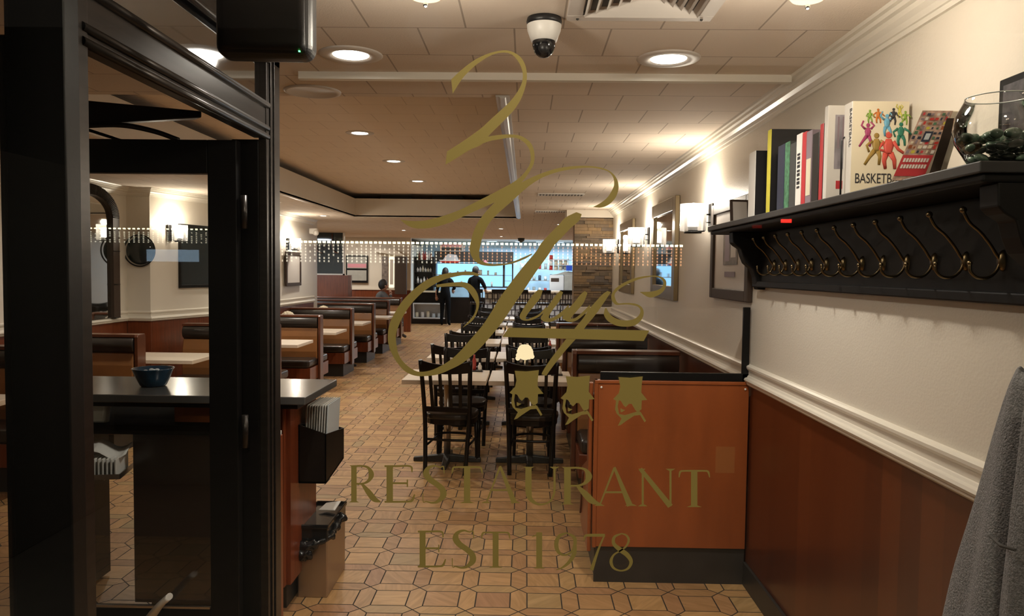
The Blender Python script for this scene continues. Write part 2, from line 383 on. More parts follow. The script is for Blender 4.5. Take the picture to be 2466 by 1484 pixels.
# ------------------------------------------------------------------ setting
XR, HC, HT = 1.181, 2.48, 2.85      # right wall, ceiling, tray ceiling
f = M().quad((-9, .95, 0), (4, .95, 0), (4, 29, 0), (-9, 29, 0)); struct(f.build('floor', 'floor_tile'))
struct(M().box(-7, 7, -8, .9, -.12, -.02).build('sidewalk', 'concrete'))
TX0, TX1, TY0, TY1 = -2.72, -.12, 3.70, 12.1
c = M()
for x0, x1, y0, y1 in ((-9, TX0, .95, 20.4), (TX1, XR, .95, TY1), (TX0, TX1, .95, TY0), (TX0, TX1, TY1, 20.4), (TX1, 4, TY1, 20.4)):
    c.box(x0, x1, y0, y1, HC, HC+.02)
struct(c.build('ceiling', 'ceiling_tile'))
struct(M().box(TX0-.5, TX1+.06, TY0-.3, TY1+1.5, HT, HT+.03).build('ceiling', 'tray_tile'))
# raised tray: upstand faces under an open dark slot
c = M()
c.box(TX0-.04, TX0, TY0, TY1, HC-.012, HC+.285).box(TX0-.04, TX1, TY1, TY1+.04, HC-.012, HC+.285)
struct(c.build('trim_1', 'cream_wall'))
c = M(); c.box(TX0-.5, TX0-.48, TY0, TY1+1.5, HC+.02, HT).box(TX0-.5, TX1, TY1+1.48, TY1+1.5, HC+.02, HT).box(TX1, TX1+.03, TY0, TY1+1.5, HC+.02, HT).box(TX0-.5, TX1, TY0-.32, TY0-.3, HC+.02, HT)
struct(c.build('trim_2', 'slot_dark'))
# slot grilles seen dark in the far upstand
c = M()
for k in range(3):
    x = TX0+.35+k*.85; c.box(x, x+.5, TY1+.30, TY1+.32, HC+.29, HT)
struct(c.build('trim_3', 'black_base'))
# metal trim strip along the right edge of the tray and moulding across the front
c = M().prism([(TX1-.034, HC), (TX1-.034, HC-.006), (TX1-.016, HC-.008), (TX1-.012, HC-.014), (TX1+.012, HC-.014), (TX1+.016, HC-.008), (TX1+.034, HC-.006), (TX1+.034, HC)], TY1-TY0+.05, 'y', TY0-.05)
struct(c.build('trim_4', 'grey_trim', bevel=.003))
def molding(name, mat, prof, path): return struct(M().sweep(prof, path).build(name, mat))
crown = [(0, 2.395), (.012, 2.395), (.016, 2.408), (.022, 2.41), (.03, 2.425), (.045, 2.437), (.048, 2.452), (.062, 2.456), (.066, 2.468), (.08, 2.47), (.085, HC), (0, HC)]
molding('trim_5', 'cream_trim', crown, [(XR, .95, -1, 0), (XR, 10.42, -1, 0)])
c = M(); c.sweep([(0, HC), (0, HC-.03), (.02, HC-.034), (.035, HC-.022), (.06, HC-.02), (.075, HC-.008), (.12, HC-.006), (.13, HC)], [(-.97, 3.24, 0, 1), (XR-.08, 3.24, 0, 1)])
struct(c.build('trim_6', 'cream_trim'))
# right wall
struct(M().box(XR, XR+.12, .95, 10.42, 1.12, HC).build('wall_right', 'cream_wall'))
struct(M().box(XR+.004, XR+.12, .95, 10.42, 0, 1.12).build('wall_right', 'red_wainscot'))
rail = [(0, 1.065), (.014, 1.065), (.022, 1.073), (.022, 1.082), (.03, 1.086), (.034, 1.095), (.030, 1.104), (.018, 1.108), (.014, 1.116), (.010, 1.118), (.010, 1.142), (.016, 1.146), (.022, 1.156), (.022, 1.166), (.012, 1.172), (0, 1.175)]
molding('trim_7', 'cream_trim', rail, [(XR, .95, -1, 0), (XR, 10.42, -1, 0)])
struct(M().box(XR-.012, XR+.004, .95, 3.98, 0, .125).build('baseboard_right', 'black_base', bevel=.003))
# stacked slate pillar closing the right wall
c = M(); z = 0
c.box(.67, XR+.3, 10.50, 10.9, 0, 2.38)
while z < 2.37:
    h = random.choice((.028, .036, .045)); h = min(h, 2.38-z); x = .66
    while x < XR+.02:
        w = min(random.uniform(.09, .24), XR+.02-x+.001)
        if w > .02: c.box(x, x+w-.002, 10.40-random.uniform(0, .03), 10.5, z+.001, z+h-.001)
        x += w
    z += h
struct(c.build('wall_back', 'slate'))
struct(M().box(.55, XR+.3, 10.36, 10.9, 2.38, HC).build('trim_8', 'cream_wall'))
struct(M().box(.63, XR, 10.30, 10.37, 1.07, 1.17).build('trim_9', 'cream_trim', bevel=.01))
# left wall with its step and dark panelled dado
lw = [(-4.25, .95), (-4.25, 8.05), (-4.0, 8.05), (-3.72, 9.1), (-3.66, 13.1)]
def wallstrip(name, mat, z0, z1, pts, off=0, th=.12):
    m_ = M()
    for (x0, y0), (x1, y1) in zip(pts, pts[1:]):
        d = Vector((x1-x0, y1-y0, 0)); n = Vector((-d.y, d.x, 0)).normalized()
        a, b_ = Vector((x0, y0, 0))-n*off, Vector((x1, y1, 0))-n*off
        poly = [(a.x, a.y), (b_.x, b_.y), (b_.x+n.x*th, b_.y+n.y*th), (a.x+n.x*th, a.y+n.y*th)]
        m_.prism(poly, z1-z0, 'z', z0)
    return struct(m_.build(name, mat))
wallstrip('wall_left', 'cream_wall', 1.10, HC, lw)
wallstrip('wall_left', 'red_wood', 0, 1.10, lw, -.003)
def normals(pts):
    out = []
    for i, (x, y) in enumerate(pts):
        ns = []
        for j in (i-1, i):
            if 0 <= j < len(pts)-1:
                d = Vector((pts[j+1][0]-pts[j][0], pts[j+1][1]-pts[j][1], 0)).normalized(); ns.append(Vector((d.y, -d.x, 0)))
        n = sum(ns, Vector())/len(ns); n = n/n.length_squared if n.length_squared > .1 else n
        out.append((x, y, n.x, n.y))
    return out
molding('trim_10', 'cream_trim', [(o*1.0, z) for o, z in rail], normals(lw))
molding('trim_11', 'cream_trim', crown, normals(lw))
struct(M().box(-3.78, -3.66, 13.1, 13.2, 0, HC).build('wall_left', 'cream_wall'))
struct(M().box(-9, -3.66, 13.2, 13.32, 0, HC).build('wall_left', 'cream_wall'))
# rooms beyond
struct(M().box(-6.8, -3.02, 20.0, 20.12, 1.12, HC).build('wall_back', 'cream_wall'))
struct(M().box(-6.8, -3.02, 19.98, 20.12, 0, 1.10).build('wall_back', 'red_wood'))
struct(M().box(-6.8, -3.02, 19.95, 20.0, 1.10, 1.15).build('trim_12', 'cream_trim'))
struct(M().box(-3.90, -3.78, 20.1, 28, 0, HC).build('wall_back', 'cream_wall'))
struct(M().box(-9.2, -9, 13, 21, 0, HC).build('wall_left', 'cream_wall'))
struct(M().box(2.6, 2.72, 10.4, 28, 0, 2.75).build('wall_right', 'kitchen_white'))
struct(M().box(XR+.12, 2.72, 10.9, 11.0, 0, HC).build('wall_back', 'cream_wall'))
struct(M().box(-3.9, 2.72, 28, 28.12, 0, 2.75).build('wall_back', 'cool_panel'))
struct(M().box(-3.9, 2.72, 20.4, 28, 2.70, 2.75).build('ceiling', 'white_paint'))
struct(M().box(-3.9, 2.72, 20.4, 20.46, HC, 2.75).build('trim_13', 'cream_wall'))
# outer room behind the front pane: storefront wall around the window
c = M().box(-4.4, -4.2, .84, .96, 0, 2.9).box(-4.2, -.97, .84, .96, 2.5, 2.9).box(-4.2, -.97, .84, .96, 0, .32).box(-.97, -.84, .84, .96, 0, 2.9).box(1.12, XR+.12, .84, .96, 0, 2.9).box(-.84, 1.12, .84, .96, 2.5, 2.9).box(-.84, 1.12, .84, .96, 0, .32)
struct(c.build('wall_front', 'facade'))
w = struct(M().box(-.84, 1.12, .897, .903, .35, 2.47).build('window_1', 'pane'), 'clear front window pane with gold lettering')
M().box(-.84, -.79, .86, .94, .32, 2.5).box(1.07, 1.12, .86, .94, .32, 2.5).box(-.84, 1.12, .86, .94, .32, .36).box(-.84, 1.12, .86, .94, 2.46, 2.5).build('frame', 'door_black', w)
struct(M().box(-4.2, -.97, .897, .903, .32, 2.5).build('window_3', 'pane'), 'clear front window pane left of the black post')
ORD = ['nearest', 'second', 'third', 'fourth', 'fifth', 'sixth', 'seventh', 'eighth']
# ------------------------------------------------------------------ side door of the vestibule (left)
XD = -.955
struct(M().box(-1.03, -.91, 1.50, 1.55, 0, HC).build('trim_14', 'door_black', bevel=.003))
c = M().box(XD-.03, XD, 1.55, 1.66, 0, HC).box(XD-.03, XD, 2.80, 2.95, 0, HC)
c.box(XD, XD+.006, 2.83, 2.845, 0, HC).box(XD, XD+.006, 2.87, 2.875, 0, HC).box(XD, XD+.006, 1.60, 1.61, 0, HC)
struct(c.build('trim_15', 'bronze_metal', bevel=.002))
c = M().box(XD-.045, XD-.004, 1.66, 2.80, 2.125, 2.245)
for z_, r_ in ((2.132, .011), (2.163, .011), (2.247, .013)):
    c.tube([(XD-.004, 1.64, z_), (XD-.004, 2.82, z_)], r_, 10)
c.box(XD-.045, XD, 1.55, 2.95, 2.415, HC); c.tube([(XD, 1.64, 2.41), (XD, 2.82, 2.41)], .012, 8)
struct(c.build('trim_16', 'bronze_metal'))
struct(M().box(XD-.028, XD-.022, 1.66, 2.80, 2.245, 2.415).build('window_2', 'transom_pane'), 'narrow transom pane above the side doorway')
struct(M().box(XD-.13, XD-.03, 2.80, 2.86, 0, 2.12).box(XD-.13, XD-.03, 1.56, 1.64, 0, 2.12).build('trim_17', 'door_black', bevel=.003))
# open glazed leaf, hinged on the far jamb and swung into the room
YL = 2.75; LX0, LX1, LZT = -1.87, -1.04, 2.105
d = thing('door_1', 'black framed glass door leaf standing open beside the host stand', 'door', (LX1, YL, 0)); d['kind'] = 'structure'
def L_(m_): return m_
c = M(); ox, oy = -LX1, 0
c.box(-.105, 0, -.022, .022, .03, LZT).box(LX0-LX1, LX0-LX1+.105, -.022, .022, .03, LZT).box(LX0-LX1+.105, -.105, -.022, .022, 1.985, LZT).box(LX0-LX1+.105, -.105, -.022, .022, .03, .385)
c.build('frame', 'door_black', d, bevel=.003)
M().box(LX0-LX1+.105, -.105, -.003, .003, .385, 1.985).build('glass', 'pane', d)
M().box(LX0-LX1+.30, -.105, -.03, -.02, .392, .400).build('glazing_bead', 'steel', d)
c = M(); a, b_ = at(352, 1500, Y=YL-.08), at(408, 1436, Y=YL-.10); o_ = Vector((LX1, YL, 0))
c.tube(cr([at(330, 1540, Y=YL-.03)-o_, at(362, 1488, Y=YL-.08)-o_, at(385, 1458, Y=YL-.10)-o_, at(408, 1437, Y=YL-.10)-o_], 5), .024, 10, .5)
c.build('handle', 'white_paint', d)
for z_ in (.25, 1.05, 1.85): M().cyl((.02, -.005), .012, z_-.06, z_+.06, 10).build('hinge', 'bronze_metal', d)
# closer body under the header and its bent arm
p0, p1 = at(130, 272, Y=2.46), at(478, 278, Y=2.80)
dr = (p1-p0).normalized(); sd = dr.cross(Vector((0, 0, 1))).normalized()
c = M(); vs = []
for p_, h_ in ((p0, .045), (p1, .012)):
    for s_ in (-1, 1):
        for k_ in (-1, 1): vs.append(p_-o_+sd*.03*s_+Vector((0, 0, h_*k_)))
c.add(vs, [(0, 1, 3, 2), (4, 6, 7, 5), (0, 4, 5, 1), (2, 3, 7, 6), (0, 2, 6, 4), (1, 5, 7, 3)]); c.build('door_closer', 'door_black', d, bevel=.005)
M().tube(cr([at(190, 303, Y=2.5)-o_, at(290, 301, Y=2.56)-o_, at(370, 316, Y=2.66)-o_, at(430, 337, Y=2.74)-o_], 6), .009, 8).build('closer_arm', 'door_black', d)

# speaker box under the ceiling
sp = thing('speaker_box', 'black satin speaker box hanging at the vestibule ceiling beside the doorway', 'speaker', (-.648, 1.90, 2.165), rz=.05)
M().box(-.118, .118, -.035, .05, 0, .21).build('cabinet', 'black_plastic', sp, bevel=.03, seg=6)
c = M(); g_ = []
for i in range(13):
    for j in range(11):
        u, v_ = -1+i/6, -1+j/5; g_.append((u*.104, -.047+.010*(u*u+v_*v_)/2+.012*max(0, abs(u*v_)-.6), .105+v_*.092))
c.add(g_, [(i*11+j, (i+1)*11+j, (i+1)*11+j+1, i*11+j+1) for i in range(12) for j in range(10)], True); c.build('grille', 'black_plastic', sp, solid=.004)
M().cyl((0, .01), .012, .20, .315, 10).build('bracket', 'black_plastic', sp)
M().box(.088, .092, -.0385, -.034, .010, .013).build('indicator', 'green_led', sp)

# ------------------------------------------------------------------ host stand
st = thing('host_stand', 'red wood host stand with a dark polished counter top', 'counter', (-1.10, 3.54, 0))
ZT = 1.07
def S(x0, x1, y0, y1, z0, z1, m_=None): return (m_ or M()).box(x0+1.10, x1+1.10, y0-3.54, y1-3.54, z0, z1)
top = M().prism([(-.983+1.10, 3.375-3.54), (-.98+1.10, 3.945-3.54), (-2.40+1.10, 3.945-3.54), (-2.05+1.10, 3.375-3.54)], .036, 'z', ZT-.036)
top.build('counter_top', 'counter_top', st, bevel=.004)
S(-2.1, -1.03, 3.42, 3.90, 1.008, ZT-.036).build('apron', 'black_wood', st)
S(-1.12, -1.10, 3.54, 3.98, .14, 1.034).build('side_panel', 'stand_wood', st)
c = S(-1.165, -1.12, 3.52, 3.56, .14, 1.034); S(-1.29, -1.165, 3.53, 3.55, .14, 1.034, c); S(-1.15, -1.135, 3.512, 3.52, .14, 1.034, c); S(-1.13, -1.12, 3.505, 3.52, .14, 1.034, c)
c.build('front_frame', 'stand_wood', st, bevel=.003)
S(-1.80, -1.12, 3.92, 3.96, .14, 1.034).build('back_panel', 'stand_wood', st)
S(-1.66, -1.29, 3.56, 3.58, .912, 1.034).build('inner_panel', 'orange_wood', st)
S(-1.83, -1.29, 3.50, 3.53, .06, .868).build('front_panel', 'dark_brown_panel', st)
S(-1.82, -1.80, 3.53, 3.96, .06, .868).build('side_panel', 'dark_brown_panel', st)
S(-2.2, -1.29, 3.47, 3.96, .868, .912).build('shelf', 'matte_black', st, bevel=.003)
S(-2.26, -2.20, 3.50, 3.96, .02, 1.034).build('side_panel', 'black_wood', st)
S(-1.80, -1.14, 3.60, 3.94, 0, .14).build('plinth', 'black_base', st)
k = M().cyl((0, 0), .010, 0, .018, 12, Matrix.Translation((-.078, -.025, .905)) @ Matrix.Rotation(PI/2, 4, 'X')); k.build('knob', 'chrome', st)
# bowl of sweets on the counter
bw = thing('candy_bowl', 'blue glazed bowl of wrapped sweets on the host stand', 'bowl', (-1.80, 3.64, ZT))
M().lathe([(.0, 0), (.052, 0), (.060, .006), (.078, .045), (.093, .082), (.097, .088), (.092, .088), (.074, .045), (.056, .012), (0, .010)], 32).build('bowl_body', 'blue_glaze', bw)
c = M()
for i in range(22):
    a, r_ = random.uniform(0, 6.28), random.uniform(0, .062); c.sphere((r_*math.cos(a), r_*math.sin(a), random.uniform(.055, .075)), .013, 8, 5, sz=.7)
tag(c.build('sweets', 'paper_blue', bw), 'wrapped sweets heaped in the bowl', kind='stuff')
# card reader and brochure rack
dv = thing('card_terminal', 'pale grey card terminal on the shelf of the host stand', 'device', (at(238, 1030, Y=3.51).x, 3.51, .913))
c = M(); c.box(-.035, .035, -.02, .035, 0, .11, Matrix.Rotation(-.25, 4, 'X')); c.build('terminal_body', 'white_paint', dv, bevel=.012, seg=3)
M().tube(cr([(-.03, 0, .02), (-.07, -.02, .045), (-.12, .02, .03), (-.16, .03, 0)], 4), .004, 6).build('cable', 'white_paint', dv)
ry_ = 3.42
rk = thing('brochure_rack', 'wire rack fixed to the host stand holding folded papers', 'rack', at(255, 1140, Y=ry_), rz=.2)
c = M().box(-.10, .09, -.10, .11, -.004, .0).box(.086, .09, -.10, .11, 0, .02).box(-.10, .09, -.104, -.10, 0, .02); c.build('tray', 'steel', rk)
M().tube([(-.03, .0, -.002), (-.02, .04, -.04), (-.045, .085, -.04), (-.045, .085, .0)], .004, 6).build('hook', 'steel', rk)
for i in range(9):
    q_ = thing('folded_leaflet', 'folded white leaflet standing in the wire rack', 'leaflet', at(255, 1140, Y=ry_)+Vector((-.08+i*.019, 0, .001)), rz=.2, group='leaflets in the wire rack')
    M().box(-.004, .004, -.085, .09, 0, .085).build('sheet', 'paper', q_, bevel=.002)
q_ = thing('paper_sheet', 'curled white sheet lying across the leaflets in the wire rack', 'paper', at(262, 1096, Y=ry_), rz=.25)
c = M(); g_ = []
for i in range(9):
    for j in range(4): g_.append((-.09+.022*i, -.06+.04*j, .02*math.sin(i*.8)+.012+.01*j))
c.add(g_, [(i*4+j, (i+1)*4+j, (i+1)*4+j+1, i*4+j+1) for i in range(8) for j in range(3)], True); c.build('sheet', 'paper', q_, solid=.002)
# menu holder on the aisle side of the stand, with menus
mh = thing('menu_holder', 'black slanted menu box mounted on the side of the host stand', 'holder', (-1.098, 3.66, .597))
W_ = .135; D_ = .36
c = M(); c.prism([(0, 0), (W_, 0), (W_, .245), (0, .29)], .006, 'y', 0)
c.prism([(0, .035), (W_, .035), (W_, .20), (0, .235)], .006, 'y', D_)
c.prism([(0, 0), (D_, .035), (D_, .20), (0, .245)], .006, 'x', W_-.006)
c.prism([(0, 0), (D_, .035), (D_, .235), (0, .29)], .006, 'x', 0)
c.prism([(0, 0), (D_, .035), (D_, .045), (0, .01)], W_, 'x', 0)
c.build('holder_box', 'black_wood', mh)
for i in range(9):
    x = -1.083+i*.0125
    q_ = thing('menu', 'rightmost menu in the black holder, its pale grey page facing the aisle' if i == 8 else 'black backed menu with white pages in the slanted holder', 'menu', (x, 3.685, .65), group=None if i == 8 else 'menus in the holder', ry=.05)
    M().box(0, .004, 0, .25, 0, .325).build('cover', 'black_gloss', q_)
    M().box(.0042, .0075, .004, .246, .004, .330).build('page', 'paper_blue' if i == 8 else 'paper', q_)
    M().box(.0003, .0037, -.0012, 0, .0, .325).build('edge_binding', 'steel', q_)
# waste bin
tb = thing('waste_bin', 'slim brushed steel bin with a black liner beside the host stand', 'bin', (-1.048, 3.90, 0))
M().box(-.075, .075, -.18, .20, .0, .29).build('bin_body', 'bin_steel', tb, bevel=.006)
c = M().box(-.077, .077, -.183, .203, .29, .36)
for x in (-.083, .075): c.box(x, x+.008, -.187, .207, .352, .374)
c.box(-.083, .083, -.19, -.18, .352, .374).box(-.083, .083, .20, .209, .352, .374)
c.build('lid_rim', 'black_gloss', tb, bevel=.004)
c = M()
for (x, y, z, r_) in ((-.06, -.20, .265, .04), (-.03, -.21, .235, .045), (-.085, -.19, .225, .03), (.02, -.205, .29, .022), (.085, -.05, .315, .028), (.085, .06, .33, .03), (.085, -.13, .30, .022), (.0, -.20, .27, .03)):
    c.sphere((x, y, z), r_, 14, 9, sz=.8, sy=.6)
c.tube([(-.085, -.19, .232), (-.03, -.215, .262), (.03, -.205, .285), (.085, -.14, .30), (.088, -.05, .312), (.085, .07, .33)], .016, 8)
lb = c.build('liner', 'black_gloss', tb)
dm = lb.modifiers.new('r', 'REMESH'); dm.mode = 'VOXEL'; dm.voxel_size = .006; dm.use_smooth_shade = True
tx = bpy.data.textures.new('crumple', 'CLOUDS'); tx.noise_scale = .03; dd = lb.modifiers.new('d', 'DISPLACE'); dd.texture = tx; dd.strength = .03
q_ = M(); q_.add([(-.03, .02, .372), (.06, .0, .378), (.07, .09, .40), (-.01, .10, .385)], [(0, 1, 2, 3)]); q_ = q_.build('crumpled_napkin', 'paper', None, solid=.004, loc=(-1.048, 3.93, 0))
tag(q_, 'white crumpled napkin on top of the steel bin', 'napkin')
bd = thing('wooden_board', 'narrow red board standing between the door jamb and the host stand', 'board', (-1.02, 3.1, 0))
M().box(-.014, .014, 0, .035, .02, .955).build('panel', 'stand_wood', bd, bevel=.002)
M().box(-.012, .010, .0, .03, .956, .972).build('papers', 'paper', bd)

# ------------------------------------------------------------------ booths along the left wall
def booth(name, label, L, rz=0, both=True, h=1.03, loc=(0, 0, 0), group=None, seat_in=.46, cushcol='vinyl_tan'):
    """double bench: aisle end at local x=0, running to x=-L, back panel on y=0"""
    t = thing(name, label, 'booth bench', loc, rz, group)
    sides = (-1, 1) if both else (-1,)
    hw = .075
    c = M().prism([(-hw, .15), (hw, .15), (hw, h-.02), (hw*.8, h), (-hw*.8, h), (-hw, h-.02)], .03, 'x', -.03); c.build('end_panel', 'wood_rim', t, bevel=.004)
    M().box(-L, -.03, -hw*.9, hw*.9, h-.028, h).build('top_rail', 'wood_rim', t, bevel=.004)
    M().box(-L, -.03, -.02, .02, .15, h-.02).build('core_panel', 'wood_rim', t)
    for s in sides:
        p = [(.02*s, .45), (.085*s, .45), (.10*s, .55), (.085*s, .75), (.06*s, h-.17), (.02*s, h-.17)]
        M().prism(p, L-.05, 'x', -L+.01).build('back_cushion', cushcol, t, bevel=.012, seg=3)
        c = M(); n_ = 12; pr = []
        for i in range(n_): a = 2*PI*i/n_; pr.append((s*(.045+.05*math.cos(a)), h-.095+.068*math.sin(a)))
        c.prism(pr, L-.05, 'x', -L+.01); q = c.build('head_roll', 'vinyl_black', t, bevel=.006)
        for p_ in q.data.polygons: p_.use_smooth = len(p_.vertices) == 4
        M().box(-L, -.04, s*.06, s*seat_in, .375, .475).build('seat_cushion', 'vinyl_black', t, bevel=.03, seg=4)
        M().box(-L, -.03, s*.02, s*(seat_in-.01), .20, .37).build('seat_base', 'red_wood', t, bevel=.004)
        M().box(-L, -.07, s*.0, s*(seat_in-.10), 0, .20).build('toe_kick', 'black_base', t)
    return t
def dining_table(name, label, loc, sx, sy, rz=0, group=None, z=.75):
    t = thing(name, label, 'table', loc, rz, group)
    M().box(-sx/2, sx/2, -sy/2, sy/2, z-.038, z).build('tabletop', 'table_top', t, bevel=.004)
    M().cyl((0, 0), .03, .05, z-.038, 16).build('column', 'steel', t)
    c = M()
    for a in range(4):
        T = Matrix.Rotation(a*PI/2, 4, 'Z'); c.add([(0, -.03, .0), (.29, -.022, .0), (.29, .022, .0), (0, .03, .0), (0, -.03, .07), (.29, -.02, .035), (.29, .02, .035), (0, .03, .07)],
              [(0, 1, 5, 4), (1, 2, 6, 5), (2, 3, 7, 6), (3, 0, 4, 7), (4, 5, 6, 7), (0, 3, 2, 1)], False, T)
    c.build('base', 'black_base', t, bevel=.006)
    return t
BY = [8.30, 10.05, 11.9, 13.62, 15.1, 16.6]
BL = [1.05, 1.0, .98, 1.9, 1.9, 1.9]
blab = ['left aisle double booth bench just behind the open glass door', 'left aisle double booth bench second along, its tan back facing the entrance',
        'left aisle double booth bench third along, with a flower bowl visible behind', 'left aisle double booth bench fourth along, beyond the end of the cream wall',
        'left aisle double booth bench fifth along, second from the far end', 'left aisle double booth bench farthest from the entrance']
for i, y in enumerate(BY):
    booth('booth_bench', blab[i], BL[i], loc=(-2.70, y, 0), group='double booth benches on the left aisle')
booth('booth_bench', 'booth bench with tan back seen through the glass door above the counter', .62, both=True, loc=(-3.50, 6.87, 0), group='double booth benches on the left aisle')
booth('booth_bench', 'booth bench at the left edge of the photo beside the black post', .75, both=True, loc=(-3.46, 5.75, 0), group='double booth benches on the left aisle')
for i, (y, n_) in enumerate(((9.17, 'between the first two left aisle benches'), (10.97, 'between the second and third left aisle benches'), (12.76, 'between the third and fourth left aisle benches'), (14.36, 'between the fourth and fifth left aisle benches'), (15.85, 'between the last two left aisle benches'))):
    dining_table('booth_table', 'pale wood booth table '+n_, (-2.66-.47, y, 0), .94 if i < 3 else 1.2, .66, group='booth tables on the left aisle')
dining_table('booth_table', 'pale booth table seen through the glass door behind the blue bowl', (-3.62, 7.55, 0), .86, .66, group='booth tables on the left aisle')
dining_table('booth_table', 'booth table at the left edge beside the black post', (-3.85, 4.98, 0), .76, .42, group='booth tables on the left aisle')
# flower bowls on booth tables
def flowers(label, loc, s=1, mat='book_cream'):
    t = thing('flower_bowl', label, 'flowers', loc)
    M().lathe([(0, 0), (.04, 0), (.055, .08), (.03, .2), (.026, .2), (.045, .08), (0, .01)], 16).build('bowl_body', 'white_paint', t)
    c = M()
    for i in range(26):
        a = i*2.4; r_ = .07*s*math.sqrt(i/26); c.sphere((r_*math.cos(a), r_*math.sin(a), (.09-.5*r_*r_/.07/s)*s+.13), .022*s, 8, 6)
    c.build('blossoms', mat, t)
    return t
for (px, py, Y, lb_) in ((693, 748, 10.97, 'small pale flower bowl on the booth table beyond the second bench'), (779, 740, 12.76, 'small pale flower bowl on the booth table beyond the third bench')):
    p = at(px, py, Y=Y); flowers(lb_, (p.x, Y, .752), 1.3)

# ------------------------------------------------------------------ booths on the right, behind the partition
RY = [5.72, 7.20, 8.70]
for i, y in enumerate(RY):
    t = booth('booth_bench', 'right side booth bench with dark cushions, '+('just behind the glass topped partition', 'second along the right wall', 'nearest the slate pillar')[i], .80, loc=(.36, y, 0), rz=PI, group='booth benches on the right wall', h=1.06, cushcol='vinyl_tan')
pt = thing('booth_partition', 'orange wood partition with black kick panel facing the entrance', 'partition', (.37, 3.97, 0))
PW = XR-.006-.37
M().box(0.02, PW, -.0, .03, .195, 1.065).build('front_panel', 'orange_wood', pt, bevel=.002)
M().box(0.0, PW, -.006, .036, 1.065, 1.083).build('top_rail', 'orange_wood', pt, bevel=.003)
M().box(0.0, .02, -.004, .036, .19, 1.083).build('end_trim', 'orange_wood', pt, bevel=.003)
M().box(0.012, PW, .012, .03, 0, .195).build('kick_panel', 'black_base', pt)
for (x, z) in ((.035, 1.045), (PW-.02, 1.045)): M().sphere((x, -.004, z), .006, 10, 6, sy=.5).build('screw_cap', 'white_paint', pt)
c = M().quad((PW-.165, -.0006, .60), (PW-.065, -.0006, .60), (PW-.065, -.0006, .74), (PW-.165, -.0006, .74)); c.build('faded_notice', pm('faded', (.34, .12, .035), .4), pt)
gs = thing('glass_screen', 'low clear glass screen in a black frame on top of the partition', 'screen', (.37, 3.985, 1.083))
M().box(.01, PW-.036, -.003, .003, .0, .385).build('glass', 'pane_clear', gs)
c = M().box(.03, PW, -.012, .012, 0, .042).box(PW-.036, PW-.002, -.012, .012, 0, .39); c.build('frame', 'door_black', gs, bevel=.002)
# single bench whose back is the partition
t = thing('booth_bench', 'booth bench with dark cushions built against the rear of the partition', 'booth bench', (.37, 4.02, 0), 0, 'booth benches on the right wall')
M().box(0, PW, .10, .48, .375, .475).build('seat_cushion', 'vinyl_black', t, bevel=.03, seg=4)
M().box(.02, PW, 0, .47, .20, .37).build('seat_base', 'orange_wood', t)
M().prism([(0, .15), (.50, .15), (.50, .22), (.44, .5), (.10, .62), (.04, 1.06), (0, 1.06)], .02, 'x', -.022).build('end_panel', 'orange_wood', t, bevel=.003)
M().box(.02, PW, 0, .40, 0, .2).build('toe_kick', 'black_base', t)
M().box(0, PW, .005, .09, .5, 1.0).build('back_cushion', 'vinyl_tan', t, bevel=.015)
c = M().tube(cr([(-.026, .30, .50), (-.03, .34, .36), (-.028, .44, .22)], 5), .006, 6); c.build('trim_strip', 'wood_rim', t)

